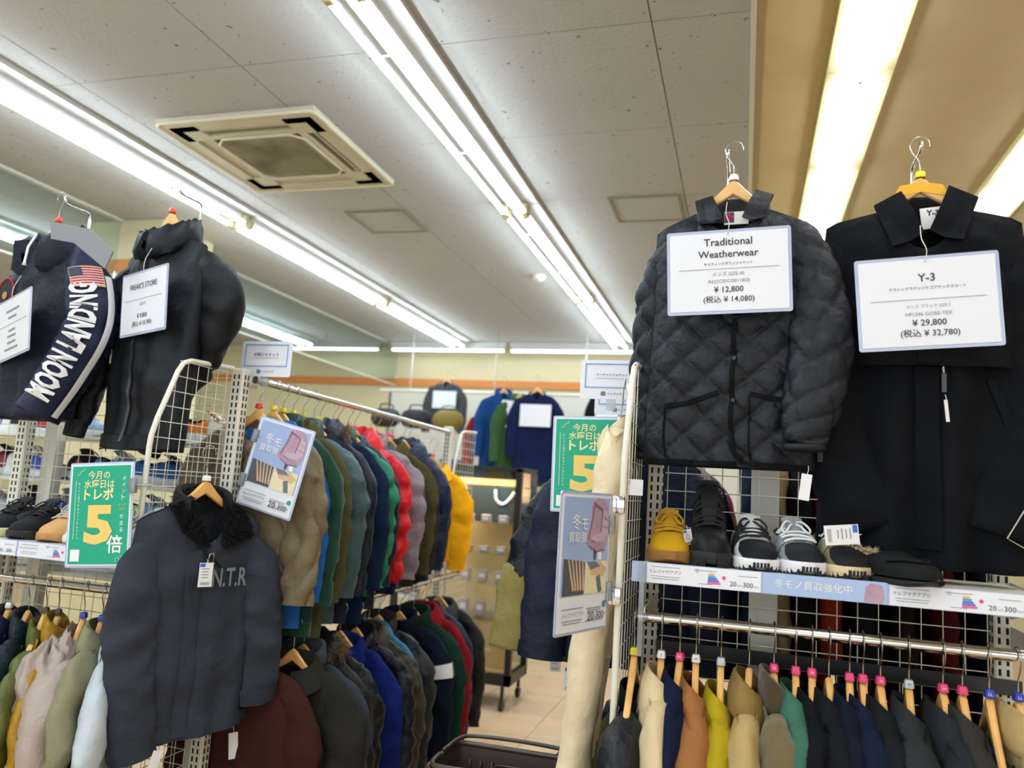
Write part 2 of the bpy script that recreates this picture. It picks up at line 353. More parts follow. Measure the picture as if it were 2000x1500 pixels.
for (x, y, lb) in ((-2.50, 4.93, 'square ceiling access hatch between the two rows of twin tube lights'), (-0.635, 4.88, 'square ceiling access hatch beside the beige ceiling edge')):
    t = thing('ceiling_hatch', lb, 'hatch', (x, y, CZ), 0, 'ceiling access hatches')
    B().box((0, 0, -0.002), (0.41, 0.41, 0.006)).build('door_panel', M_TILE, t)
    f = B()
    for (cx, cy, dx, dy) in ((0, -0.215, 0.45, 0.02), (0, 0.215, 0.45, 0.02), (-0.215, 0, 0.02, 0.41), (0.215, 0, 0.02, 0.41)): f.box((cx, cy, -0.005), (dx, dy, 0.012))
    f.build('frame', mat('hatch_frame_grey', '8f8a7f', 0.5), t)
t = thing('smoke_detector', 'tiny white round smoke detector beside the middle row of lights', 'detector', (-1.75, 6.4, CZ))
B().tube([(0, 0, 0), (0, 0, -0.02), (0, 0, -0.035), (0, 0, -0.05)], [0.055, 0.055, 0.04, 0.02], 16).build('body', M_TRIM, t, True, 50)
# ------------------------------------------------------------------ shop racks
M_MESHW = mat('wire_grid_cream', 'e2dfcc', 0.4)
M_STRIPB = mat('shelf_strip_blue', 'b9c9ee', 0.35, coat=0.3)
def wire_grid(parent, axis, fixed, a0, a1, z0, z1, pitch=0.05, r=0.0016, name='wire_grid', cut=None):
    """flat welded grid in the plane axis=fixed; cut(a) gives the top of the wire at a"""
    b = B(); P = (lambda a, z, o=0.0: (a, fixed + o, z)) if axis == 'y' else (lambda a, z, o=0.0: (fixed + o, a, z))
    n = int((a1 - a0) / pitch + 1e-6); off = (a1 - a0 - n * pitch) / 2
    for k in range(n + 1):
        a = a0 + off + k * pitch; zt = cut(a) if cut else z1
        b.tube([P(a, z0), P(a, zt)], r, 4, caps=False)
    m = int((z1 - z0) / pitch + 1e-6)
    for k in range(m + 1):
        z = z1 - 0.015 - k * pitch; s = a0
        if cut:
            while cut(s) < z and s < a1: s += 0.005
        if s < a1: b.tube([P(s, z, r * 1.8), P(a1, z, r * 1.8)], r, 4, caps=False)
    return tag(b.build(name, M_MESHW, parent, True), kind='stuff')
def upright(parent, x, y, z1, w=0.04, d=0.045, face=-1, side=0):
    o = B().rbox((x, y, z1 / 2), (w, d, z1), 0.004, 1).build('upright', M_CREAM, parent)
    sl = B(); z = z1 - 0.03
    while z > 0.3:
        for e in (-0.009, 0.009): sl.box((x + e, y + face * d / 2, z), (0.006, 0.0022, 0.016))
        if side:
            for e in (-0.009, 0.009): sl.box((x + side * w / 2, y + e, z), (0.0022, 0.006, 0.016))
        z -= 0.025
    tag(sl.build('slot', M_DARKSLOT, o), kind='stuff'); return o  # boxes stand proud; their black stands in for shade in the holes
def side_panel(parent, x, yf, yb, z1, name='side_panel'):
    pts = [(x, yb, 0.04), (x, yf, 0.04), (x, yf, H + 0.06)] + [(x, yf + t[0], H + t[1]) for t in ((0.003, 0.095), (0.02, 0.15), (0.06, 0.245), (0.085, 0.305), (0.105, 0.335), (0.14, 0.348))] + [(x, yb, z1)]
    o = B().tube(pts, 0.0085, 10).build(name, M_CREAM, parent, True, 50)
    cut = lambda y: (H + 0.09 + (y - yf) / 0.085 * 0.215) if y < yf + 0.085 else z1 - 0.012
    wire_grid(o, 'x', x, yf + 0.012, yb - 0.01, 0.08, z1 - 0.005, 0.05, 0.0016, 'wire_grid', cut); return o
def rail(parent, a, b, r=0.0135):
    return B().tube([a, b], r, 14).build('hanging_rail', M_CHROME, parent, True, 50)
def bracket(parent, x, y0, y1, z, dz=0.06):
    return B().prism([(y1, z + dz * 0.3), (y1, z - dz), (y0 + 0.02, z - 0.012), (y0, z - 0.012), (y0, z + 0.012)], x - 0.0015, x + 0.0015, ax=0).build('bracket', M_CREAM, parent)
# --- facing rack on the photographer's right
rackR = thing('display_rack', 'cream wire grid rack with a shoe shelf and chrome rail under the quilted jacket', 'rack', (0, 0, 0), 0, 'cream wire grid racks')
ZT = H + 0.36
for x, sd in ((-0.243, 1), (0.625, -1)): upright(rackR, x, 2.30, ZT, side=sd)
wire_grid(rackR, 'y', 2.285, -0.215, 0.60, 0.12, ZT - 0.02)
side_panel(rackR, -0.280, 1.92, 2.285, ZT)
B().box((0.0585, 2.40, ZT / 2), (0.075, 0.05, ZT)).build('back_post', M_CREAM, rackR)
sh = B().rbox((0.195, 2.115, H - 0.162), (0.86, 0.31, 0.014), 0.003, 1).build('shelf', M_CREAM, rackR)
B().box((0.195, 1.950, H - 0.176), (0.90, 0.006, 0.048)).build('shelf_edge', M_STRIPB, sh)
rail(rackR, (-0.222, 2.0, H - 0.287), (0.72, 2.0, H - 0.287))
B().tube([(-0.24, 2.0, H - 0.287), (-0.222, 2.0, H - 0.287)], 0.018, 14).build('rail_flange', M_CHROME, rackR, True, 50)
for x in (-0.225, 0.645):
    bracket(rackR, x, 1.985, 2.29, H - 0.275); bracket(rackR, x, 1.96, 2.29, H - 0.172, 0.07)
B().box((0.22, 2.268, H - 0.402), (0.88, 0.012, 0.036)).build('black_strip', mat('black_strip', '1b1b1d', 0.35), rackR)
# arms that carry the display garments above the rack
def display_hook(x, y, ztop, zbot, lean, label):
    t = thing('display_hook', label, 'hook', (x, y, zbot), 0, 'chrome display hooks on the racks')
    h = ztop - zbot
    B().tube([(0, 0.10, 0), (0, 0.10, h - 0.03), (0, 0.095, h - 0.012), (0, 0.08, h - 0.008), (0, 0.0, h - 0.012), (lean, -0.016, h - 0.008), (lean, -0.02, h + 0.012)], 0.0042, 8).build('rod', M_CHROME, t, True)
    B().rbox((0, 0.10, 0.02), (0.02, 0.012, 0.05), 0.003, 1).build('clamp', M_CHROME, t); return t
display_hook(-0.062, 2.13, H + 0.945, ZT - 0.1, 0, 'chrome hook post behind the quilted jacket hanger')
display_hook(0.42, 2.155, H + 0.948, ZT - 0.1, 0, 'chrome hook post behind the yellow taped hanger')
# --- facing rack on the photographer's left
rackL = thing('display_rack', 'cream wire grid rack carrying shoes beside the green poster', 'rack', (0, 0, 0), 0, 'cream wire grid racks')
for x, sd in ((-1.712, 1), (-2.64, 1), (-3.56, 1)): upright(rackL, x, 2.36, ZT, w=0.05, side=sd)
wire_grid(rackL, 'y', 2.345, -3.53, -1.74, 0.12, ZT - 0.02)
side_panel(rackL, -1.737, 1.985, 2.345, ZT)
sh = B().rbox((-2.64, 2.185, H - 0.272), (1.78, 0.31, 0.014), 0.003, 1).build('shelf', M_CREAM, rackL)
B().box((-2.64, 2.022, H - 0.288), (1.80, 0.006, 0.050)).build('shelf_edge', M_STRIPB, sh)
rail(rackL, (-3.5, 2.05, H - 0.388), (-1.765, 2.05, H - 0.388))
for x in (-1.765, -2.64): bracket(rackL, x, 2.03, 2.34, H - 0.376); bracket(rackL, x, 2.03, 2.34, H - 0.282, 0.07)
# shelves of the rack that stands behind, full of shoes
shoeR = thing('shoe_rack', 'cream shoe rack standing behind the wire grid', 'rack', (0, 0, 0))
SHZ = [H + 0.10, H - 0.075, H - 0.24, H - 0.42]
for z in SHZ:
    B().rbox((-2.75, 2.62, z - 0.008), (1.9, 0.32, 0.014), 0.003, 1).build('shelf', M_CREAM, shoeR)
for x in (-1.78, -2.58, -3.72): B().box((x, 2.44, ZT / 2 - 0.1), (0.06, 0.045, ZT - 0.2)).build('upright', M_CREAM, shoeR)
# --- rack along the aisle, two rails of jackets
rackA = thing('aisle_rack', 'long double rail rack of coats running down the aisle', 'rack', (0, 0, 0))
rail(rackA, (-1.66, 2.37, H + 0.325), (-1.75, 4.52, H + 0.325)); rail(rackA, (-1.56, 2.39, H - 0.515), (-1.62, 4.52, H - 0.515))
for y in (4.55,):
    upright(rackA, -1.76, y, H + 0.36, w=0.05)
    for k, (x0, x1) in enumerate(((-1.98, -1.79),)): wire_grid(rackA, 'y', y, x0, x1, 0.1, H + 0.33)
side_panel(rackA, -1.73, 4.60, 4.98, H + 0.36)
B().box((-1.712, 2.41, H + 0.325), (0.03, 0.06, 0.05)).build('rail_bracket', M_CREAM, rackA)
B().box((-1.63, 2.40, H - 0.515), (0.14, 0.02, 0.03)).build('rail_bracket', M_CREAM, rackA)
# --- the rack across the aisle
rackC = thing('aisle_rack', 'rail rack of hooded jackets behind the end panel with the winter poster', 'rack', (0, 0, 0))
rail(rackC, (-0.33, 2.33, H + 0.325), (-0.33, 4.4, H + 0.325)); rail(rackC, (-0.36, 2.5, H - 0.66), (-0.36, 4.4, H - 0.66))
upright(rackC, -0.33, 4.43, H + 0.36, w=0.05)
# ------------------------------------------------------------------ garments and hangers
GD = dict(sw=0.205, cw=0.225, hw=0.225, L=0.66, D=0.055, Dh=0.06, nw=0.075, nd=0.05, slope=0.34, drop=0.05, z0=-0.012, nu=26, nv=28,
          style='plain', amp=0.006, per=0.05, wr=0.004, fold=0.008, slr=0.075, cur=0.05, flat=0.62, sm=24, sn=16, sleeves=None, collar='shirt',
          m=None, ms=None, mc=None, mr=None, placket=None, zipper=None, hemrib=0.0, fur=None, seed=1, hemc=0.0, open=0.0)
def G(**k): d = dict(GD); d.update(k); return d
def pattern(P, a, z):
    st, p, A = P['style'], P['per'], P['amp']
    if st == 'diamond':
        q = np.abs(np.sin(PI * (a * 0.93 + z) / p)) * np.abs(np.sin(PI * (a * 0.93 - z) / p)); return A * (q ** 0.32 - 0.7)
    if st == 'onion':
        q = np.abs(np.sin(PI * (a / p + 0.42 * np.sin(2 * PI * z / (p * 3.2))))); return A * (q ** 0.4 - 0.65)
    if st == 'puffer':
        q = np.abs(np.sin(PI * (z + 0.010 * np.sin(a * 40)) / p)); r = 0.10 * np.sin(a * 130 + 9 * np.sin(z * 25)) * (1 - q); return A * (q ** 0.42 - 0.65 + 1.6 * r)
    if st == 'rib': return A * np.sin(2 * PI * a / p)
    return 0 * a
def wrinkle(P, a, z, ph=0.0):
    s = P['seed'] * 1.7 + ph; w = P['wr']
    q = np.sin(17 * a + 9 * z + s + 1.5 * np.sin(6 * z + s)) + 0.7 * np.sin(31 * z - 13 * a + 2 * s + 2 * np.sin(9 * a)) + 0.45 * np.sin(57 * a + 23 * z + 3 * s) + 0.4 * np.sin(71 * z + 29 * a + s)
    rd = (1 - 2 * np.abs(np.sin(11 * z + 7 * a + s + 1.2 * np.sin(8 * a + s)))) + 0.7 * (1 - 2 * np.abs(np.sin(19 * z - 12 * a + 2.3 * s + np.sin(15 * a))))
    return w * (0.55 * q + 0.75 * rd)
def tor(P, u, v, side, disp=True):
    sw, nw = P['sw'], P['nw']; au = np.abs(u); ax = au * sw
    zt = P['z0'] - P['slope'] * np.maximum(ax - nw, 0) - 0.35 * np.maximum(ax - sw * 0.9, 0)
    inn = np.clip(1 - (ax / nw) ** 2, 0, 1)
    zt = zt - (P['drop'] if side < 0 else 0.012) * inn ** 0.8
    zb = -P['L'] + P['hemc'] * u * u
    z = zt + v * (zb - zt)
    x = u * np.interp(v, [0, 0.12, 0.4, 1], [sw, sw * 1.02, P['cw'], P['hw']])
    sh = P.get('sh', 0.012); Dv = np.interp(v, [0, 0.05, 0.2, 0.5, 1], [sh, max(0.03, sh), max(0.8 * P['D'], sh), P['D'], P['Dh']])
    prof = np.clip(1 - au ** 2.6, 0, 1) ** 0.5
    y = Dv * prof + 0.7 * P['nd'] * np.sqrt(inn) * np.clip(1 - v / 0.25, 0, 1)
    if disp:
        e = np.clip(1 - au ** 4, 0, 1) * np.clip(v * 12, 0, 1)
        d = pattern(P, x, z) + wrinkle(P, x, z, side) + P['fold'] * v * np.sin(2 * PI * x / 0.13 + P['seed'] + 0.8 * np.sin(5 * z))
        y = y + e * d
    return x, side * np.maximum(y, 0.004), z
def front(P, x, z):
    v = np.clip((z + 0.08) / (-P['L'] + 0.08), 0, 1)
    for _ in range(3):
        W = np.interp(v, [0, 0.12, 0.4, 1], [P['sw'], P['sw'] * 1.02, P['cw'], P['hw']]); u = np.clip(x / W, -1, 1); ax = abs(u) * P['sw']
        zt = P['z0'] - P['slope'] * max(ax - P['nw'], 0) - P['drop'] * max(1 - (ax / P['nw']) ** 2, 0) ** 0.8
        v = np.clip((z - zt) / (-P['L'] + P['hemc'] * u * u - zt), 0, 1)
    return float(tor(P, np.array(u), np.array(v), -1)[1])
def make_torso(P, parent):
    nu, nv = P['nu'], P['nv']; u = np.sin(np.linspace(-PI / 2, PI / 2, nu)) * 0.35 + np.linspace(-1, 1, nu) * 0.65
    v = np.linspace(0, 1, nv); U, Vv = np.meshgrid(u, v)
    f = np.stack(tor(P, U, Vv, -1), -1); b = np.stack(tor(P, U[:, ::-1], Vv, 1), -1)
    R = np.concatenate([f, b[:, 1:-1]], 1)
    last = R[-1].copy(); c = last.mean(0)
    i1 = (last - c) * [0.965, 0.84, 1] + c; i1[:, 2] += 0.004; i2 = (last - c) * [0.93, 0.55, 1] + c; i2[:, 2] += 0.09; i3 = (last - c) * [0.9, 0.1, 1] + c; i3[:, 2] += 0.2
    R = np.concatenate([R, i1[None], i2[None], i3[None]], 0)
    o = B().grid(R, True).build('body', P['m'], parent, True)
    if P.get('bands', 1):
        k0 = int(nv * 0.925); rw = R[k0:nv]; nrm = np.stack([np.zeros(rw.shape[:2]), np.sign(rw[..., 1]), np.zeros(rw.shape[:2])], -1)
        out = rw + nrm * 0.004; B().grid(np.concatenate([rw[:1], out, rw[-1:] - nrm[-1:] * 0.004], 0), True).build('hem_band', P['m'], parent, True, 55)
    return o
def path_frame(path, m):
    C = spline(path, m); T = np.gradient(C, axis=0); T /= np.linalg.norm(T, axis=1)[:, None]
    yy = np.array([0, 1.0, 0]); Bn = yy - T * (T @ yy)[:, None]; Bn /= np.linalg.norm(Bn, axis=1)[:, None]
    Nn = np.cross(Bn, T); s = np.concatenate([[0], np.cumsum(np.linalg.norm(np.diff(C, axis=0), axis=1))]); return C, T, Nn, Bn, s
def make_sleeve(P, path, parent, side, ra=None, rib=None, mat_=None, name='sleeve'):
    m, n = P['sm'], P['sn']; C, T, Nn, Bn, s = path_frame(path, m); L = s[-1]; t = s / L
    r0 = np.interp(t, [0, 0.05, 0.14, 0.26, 0.6, 1], [0.38 * P['slr'], 0.60 * P['slr'], 0.85 * P['slr'], P['slr'], 0.5 * (P['slr'] + P['cur']) + 0.006, P['cur']]) if ra is None else np.interp(t, ra[0], ra[1])
    fl = np.interp(t, [0, 0.2, 1], [0.55, P['flat'], P['flat']])
    if P.get('sh'): fl = np.maximum(fl, np.interp(t, [0, 0.12, 1], [P['sh'], P['flat'] * P['slr'], P['flat'] * P['cur']]) / r0)
    th = np.linspace(0, 2 * PI, n, endpoint=False)
    S, TH = np.meshgrid(s, th, indexing='ij'); RR = r0[:, None] * np.ones_like(TH)
    d = pattern(P, TH * RR * 0.9, S) + wrinkle(P, TH * 0.09, S * 1.3, 5 + side) + P['wr'] * 0.9 * np.sin(60 * S + 3 * np.sin(TH + side)) * np.exp(-((S / L - 0.52) / 0.16) ** 2)
    d *= np.clip(S / L * 8, 0, 1)
    ce, se = np.cos(TH), np.sin(TH)
    X = C[:, None] + Nn[:, None] * (ce * (RR + d))[..., None] + Bn[:, None] * (se * (RR * fl[:, None] + d))[..., None]
    last = X[-1]; c = last.mean(0); Tn = T[-1]
    X = np.concatenate([X, ((last - c) * 0.86 + c)[None], ((last - c) * 0.75 + c - Tn * 0.05)[None], ((last - c) * 0.05 + c - Tn * 0.08)[None]], 0)
    o = B().grid(X, True).build(name, mat_ or P['ms'] or P['m'], parent, True)
    if P.get('bands', 1) and rib is None and name == 'sleeve':
        k0 = int(m * 0.90); rw = X[k0:m]; cc = rw.mean(1, keepdims=True); ex = 1 + 0.0045 / r0[k0:m]
        out = (rw - cc) * ex[:, None, None] + cc; B().grid(np.concatenate([rw[:1], out, (rw[-1:] - cc[-1:]) * 0.9 + cc[-1:]], 0), True).build('cuff_band', mat_ or P['ms'] or P['m'], parent, True, 55)
    if rib is not None:
        rb = []; 
        for (q, sc) in ((-0.004, 0.97), (0.0, 0.9), (0.02, 0.86), (0.045, 0.84), (0.05, 0.78), (0.03, 0.7)):
            rb.append((last - c) * sc * (1 + 0.03 * np.sin(np.arange(n) * PI))[:, None] + c + Tn * q)
        B().grid(np.array(rb), True).build('cuff', rib, parent, True)
    def mp(sm, tc, off=0.0, th0=0.0):
        tt = np.interp(sm, s, np.arange(m)); i = int(min(tt, m - 1.001)); f = tt - i; L_ = lambda A: A[i] * (1 - f) + A[i + 1] * f
        r = float(np.interp(sm / L, t, r0)); a = th0 + tc / r; fl_ = float(np.interp(sm / L, [0, 0.2, 1], [0.55, P['flat'], P['flat']]))
        return L_(C) + L_(Nn) * math.cos(a) * (r + off) + L_(Bn) * math.sin(a) * (r * fl_ + off)
    return o, mp, L
COLP = {   # outline of the collar band: (outward, up) pairs walked once around, growing with front-ness f
    'shirt': lambda f: [(0.0, -0.012), (0.0, 0.032), (0.006, 0.043), (0.016, 0.044), (0.034 + 0.01 * f, 0.018), (0.05 + 0.016 * f, -0.022 - 0.012 * f), (0.046 + 0.014 * f, -0.028 - 0.012 * f), (0.028 + 0.01 * f, 0.008), (0.012, 0.028), (0.008, -0.012)],
    'wide': lambda f: [(0.0, -0.012), (0.0, 0.034), (0.006, 0.046), (0.018, 0.047), (0.045 + 0.01 * f, 0.012), (0.072 + 0.03 * f, -0.05 - 0.05 * f), (0.066 + 0.03 * f, -0.056 - 0.05 * f), (0.038 + 0.01 * f, 0.0), (0.014, 0.03), (0.008, -0.012)],
    'stand': lambda f: [(-0.004, -0.015), (-0.008, 0.03), (-0.006, 0.068), (0.002, 0.076), (0.014, 0.072), (0.02, 0.03), (0.016, -0.015)],
    'funnel': lambda f: [(-0.004, -0.02), (-0.010, 0.05), (-0.004, 0.095), (0.008, 0.105), (0.026, 0.10), (0.036, 0.06), (0.044, 0.01), (0.03, -0.02)],
    'rib': lambda f: [(-0.002, -0.01), (-0.004, 0.02), (-0.001, 0.038), (0.005, 0.04), (0.01, 0.034), (0.012, -0.01)],
    'hood': lambda f: [(-0.01, -0.02), (-0.016, 0.03), (-0.004, 0.06 + 0.02 * (1 - f)), (0.02, 0.072 + 0.02 * (1 - f)), (0.055, 0.055), (0.085 - 0.03 * f, 0.0), (0.085 - 0.035 * f, -0.06 + 0.03 * f), (0.06 - 0.03 * f, -0.085 + 0.04 * f), (0.03, -0.05), (0.02, -0.02)],
    'fold': lambda f: [(-0.004, -0.012), (-0.006, 0.04), (0.004, 0.062), (0.022, 0.06), (0.044, 0.03), (0.058, -0.01), (0.05, -0.02), (0.03, 0.005), (0.012, 0.02), (0.01, -0.012)],
}
def neck_curve(P, th):
    f = (1 - np.cos(th)) / 2
    return np.stack([P['nw'] * 0.98 * np.sin(th), (P['nd'] * 0.85) * np.cos(th), P['z0'] - 0.006 - P['drop'] * f ** 1.5], -1), f
def make_collar(P, parent, kind=None, m=None, gap=0.25, scale=1.0, amp=0.0, name='collar'):
    kind = kind or P['collar']; nt = 34; th = np.linspace(-PI + gap, PI - gap, nt); C, f = neck_curve(P, th); rows = []
    for k in range(nt):
        nrm = np.array([math.sin(th[k]) * 1.0, math.cos(th[k]), 0]); nrm /= np.linalg.norm(nrm); nrm[1] *= P.get('cy', 1.0)
        pr = COLP[kind](f[k]); row = []
        for q, (a, h) in enumerate(pr):
            e = 1 + (amp * math.sin(9 * th[k] + 2.1 * q + P['seed']) if amp else 0)
            row.append(C[k] + nrm * a * scale * e + np.array([0, 0, h * scale * e]))
        rows.append(row)
    R = np.array(rows); c0, c1 = R[0].mean(0), R[-1].mean(0)
    R = np.concatenate([((R[0] - c0) * 0.3 + c0)[None], R, ((R[-1] - c1) * 0.3 + c1)[None]], 0)
    return B().grid(R, True).build(name, m or P['mc'] or P['m'], parent, True, 60), C
def fur(parent, pts, rad, n, ln, m, name='fur', seed=3, sq=1.0):
    rg = np.random.default_rng(seed); P = np.array(pts); V = []; F = []
    for k in range(n):
        i = rg.integers(0, len(P) - 1); c = P[i] + (P[i + 1] - P[i]) * rg.random(); d = rg.normal(size=3); d /= np.linalg.norm(d); d[2] *= sq
        b = c + d * rad * 0.7; tip = c + d * (rad + ln * (0.5 + rg.random())) + np.array([0, 0, -0.3 * ln]) + rg.normal(size=3) * ln * 0.25
        w = np.cross(d, rg.normal(size=3)); w /= np.linalg.norm(w) + 1e-9; o = len(V); V += [b - w * 0.0022, b + w * 0.0022, tip]; F.append((o, o + 1, o + 2))
    return tag(make(name, V, F, m, parent), kind='stuff')
def strip(parent, P, pts, w, th, m, name, off=0.002, n=24):
    """band of width w laid on the front surface along the polyline of (x, z) points"""
    C = spline([(p[0], 0, p[1]) for p in pts], n); T = np.gradient(C, axis=0); T /= np.linalg.norm(T, axis=1)[:, None]; rows = []
    for k in range(n):
        nx, nz = T[k][2], -T[k][0]; row = []
        for (e, o) in ((-1, 0), (-0.9, th), (0.9, th), (1, 0)):
            x = C[k][0] + nx * e * w / 2; z = C[k][2] + nz * e * w / 2; row.append((x, front(P, x, z) - off - o + (0.004 if o == 0 else 0), z))
        rows.append(row)
    return B().grid(np.array(rows)).build(name, m, parent, True, 50)
def build_garment(name, label, cat, group, loc, rotz, P, tilt=0.0):
    t = thing(name, label, cat, loc, rotz, group)
    if tilt: t.rotation_euler = (0, tilt, rotz)
    sw = P['sw']; zs = P['z0'] - P['slope'] * (sw - P['nw']); sl = P['sleeves']
    make_torso(P if sl else dict(P, sw=sw - 0.03), t)
    ra = None
    if not sl:
        xm = sw - 0.055; zm = P['z0'] - P['slope'] * (xm - P['nw'])
        sl = [[(P['nw'] + 0.015, 0, P['z0'] - 0.036), (xm, 0, zm - 0.044), (sw - 0.002, 0, zs - 0.10), (sw + 0.026, -0.004, zs - 0.30), (sw + 0.028, -0.02, zs - 0.56)]] * 2
        q = P['slr']; ra = ([0, 0.1, 0.2, 0.32, 0.62, 1], [0.030, 0.044, 0.74 * q, q, 0.5 * (q + P['cur']) + 0.006, P['cur']])
    mps = []
    for i, s in enumerate((-1, 1)):
        if sl[i] is None: continue
        mps.append(make_sleeve(P, [(s * p[0], p[1], p[2]) for p in sl[i]], t, s, rib=P['mr'], ra=ra))
    if P['collar']: make_collar(P, t, amp=0.06 if P['collar'] in ('hood', 'funnel') else 0.0)
    if P['fur'] is not None:
        C, f = neck_curve(P, np.linspace(-2.3, 2.3, 20)); C = C * [1.7, 1.7, 1] + [0, 0, 0.045]
        fur(t, C, 0.022, 900, 0.03, P['fur'], 'fur_trim')
    zc = P['z0'] - P['drop'] - 0.012
    if P['placket'] is not None: strip(t, P, [(0.008, zc), (0.008, -P['L'] * 0.5), (0.008, -P['L'] + 0.012)], 0.05, 0.003, P['placket'], 'placket', 0.001)
    if P['zipper'] is not None: strip(t, P, [(0.0, zc), (0.0, -P['L'] * 0.5), (0.0, -P['L'] + 0.012)], 0.007, 0.002, P['zipper'], 'zipper', 0.004)
    return t, mps
RAILC = 0.0905
def hanger(loc, rotz, label, group, ring=None, letter=None, m=None, w=0.2, lean=0.0, flip=1):
    t = thing('coat_hanger', label, 'hanger', loc, rotz, group)
    if lean: t.rotation_euler = (0, lean, rotz)
    k = (round(w, 3), (m or M_WOOD).name)
    if k not in HME:
        xs = np.linspace(-w, w, 33); rows = []
        for x in xs:
            a = abs(x) / w; zt = -0.001 - 0.165 * a ** 0.92 * (1 - math.exp(-a * 14)) - 0.004 * (a > 0.999); zb = min(-0.043 - 0.62 * abs(x), zt - 0.018)
            hh = 0.0075 * (1 - 0.45 * a ** 6); ch = 0.004
            rows.append([(x, -hh, zb + ch), (x, -hh, zt - ch), (x, -hh + 0.004, zt), (x, hh - 0.004, zt), (x, hh, zt - ch), (x, hh, zb + ch), (x, hh - 0.004, zb), (x, -hh + 0.004, zb)])
        b = B().grid(np.array(rows), True); n = len(rows); b.F += [tuple(range(8))[::-1], tuple(range(8 * n - 8, 8 * n))]
        HME[k] = b.build('wooden_arm', m or M_WOOD, t, True, 40).data
    else: link(bpy.data.objects.new('wooden_arm', HME[k]), t)
    if 'hook' not in HME:
        pts = [(0, 0, -0.012), (0, 0, 0.03), (0.004, 0, 0.045), (0.016, 0, 0.062)] + [(0.0235 * math.cos(a), 0, 0.086 + 0.0235 * math.sin(a)) for a in np.linspace(-0.3, 3.35, 11)]
        HME['hook'] = B().tube(spline(pts, 34), 0.0017, 6).build('hook', M_STEEL, t, True).data
    else: link(bpy.data.objects.new('hook', HME['hook']), t)
    if flip < 0: [c for c in t.children if c.name.startswith('hook')][0].scale = (-1, 1, 1)
    if ring is not None:
        rk = 'ring_' + ring.name
        if rk not in HME: HME[rk] = B().add(*ring_mesh()).build('size_ring', ring, t, True, 35).data; ro = [c for c in t.children if c.name.startswith('size_ring')][0]
        else: ro = link(bpy.data.objects.new('size_ring', HME[rk]), t)
        if letter:
            mm = M_WHITE if ring.name not in ('ring_yellow', 'ring_white', 'ring_clear') else M_INK
            for yy, rr in ((-0.0112, (PI / 2, 0, 0)),): text(ro, letter, 0, 0.006, 0.009, mm, y=yy)
            text(ro, letter, 0.0132, 0.006, 0.009, mm, y=0, rot=(PI / 2, 0, PI / 2)); text(ro, letter, -0.0132, 0.006, 0.009, mm, y=0, rot=(PI / 2, 0, -PI / 2))
    return t
HME = {}
def ring_mesh():
    n = 10; V = []
    for (z, a, b) in ((-0.002, 0.0125, 0.0105), (0.001, 0.013, 0.011), (0.012, 0.0115, 0.0095), (0.015, 0.009, 0.0075), (0.015, 0.004, 0.004)):
        for q in range(n):
            t = 2 * PI * q / n; c, s_ = math.cos(t), math.sin(t); e = 0.6
            V.append((a * math.copysign(abs(c) ** e, c), b * math.copysign(abs(s_) ** e, s_), z))
    return V, grid_faces(5, n, True)
R_PINK = mat('ring_pink', 'f0417c', 0.35); R_YEL = mat('ring_yellow', 'f0de1e', 0.35); R_WHT = mat('ring_white', 'f0f0f0', 0.35); R_BLUE = mat('ring_blue', '2b3fae', 0.35)
R_RED = mat('ring_red', 'e8402f', 0.35); R_BRN = mat('ring_brown', '4c3430', 0.4); R_CLR = mat('ring_clear', 'c9ccce', 0.2)
def price_tag(loc, rot, label, w=0.03, h=0.055, cord=0.03, group='hanging price tags', printed=True):
    t = thing('price_tag', label, 'tag', loc, 0, group, rot=rot)
    B().box((0, 0, -cord - h / 2), (w, 0.0012, h)).build('card', M_TAG, t)
    B().tube([(0, 0, 0), (0.002, 0, -cord * 0.5), (0, 0, -cord - 0.004)], 0.0008, 4).build('cord', M_TAG, t)
    if printed:
        b = B()
        for q in range(9): b.box((-w * 0.3 + q * w * 0.075, -0.001, -cord - h * 0.86), (w * 0.035, 0.0006, h * 0.12))
        for q in range(4): b.box((-w * 0.05, -0.001, -cord - h * (0.25 + 0.12 * q)), (w * (0.55 - 0.1 * (q % 2)), 0.0006, h * 0.03))
        b.build('print', M_INKL, t)
        B().box((-w * 0.28, -0.001, -cord - h * 0.1), (w * 0.38, 0.0008, h * 0.14)).build('logo_patch', mat('tag_blue', '2f6fd0', 0.5), t)
    return t

def collar_leaf(parent, P, cs, m, lift=0.010, th=0.006, top_y=None, name='collar_leaf', n=12):
    """one flat collar wing: corners top-inner, top-outer, tip, front-inner given as (x, z); lies on the chest and rolls over at the neck"""
    a, b, c, d = [np.array(p) for p in cs]; rows = []
    for j in np.linspace(0, 1, n):            # 0 = neck fold, 1 = lower edge
        row = []
        for i in np.linspace(0, 1, n):        # 0 = front, 1 = outer
            q = (1 - j) * ((1 - i) * a + i * b) + j * ((1 - i) * d + i * c)
            q = q + np.array([0, -0.006 * math.sin(PI * i) * j])
            y = front(P, float(q[0]), float(min(q[1], P['z0'] - 0.03))) - lift - 0.006 * math.sin(PI * min(1, j * 1.2)) - (0.004 if j > 0.95 else 0)
            if top_y is not None: y = y + (top_y - y) * (1 - j) ** 2.2
            row.append((q[0], y, q[1]))
        rows.append(row)
    global LEAF; LEAF = np.array(rows)
    F_ = np.array(rows); K = F_ + np.array([0, th, 0]); top = F_[0] + np.array([0, th * 0.5, 0.004])
    return B().grid(np.concatenate([F_[::-1], top[None], K], 0)).build(name, m, parent, True, 70)

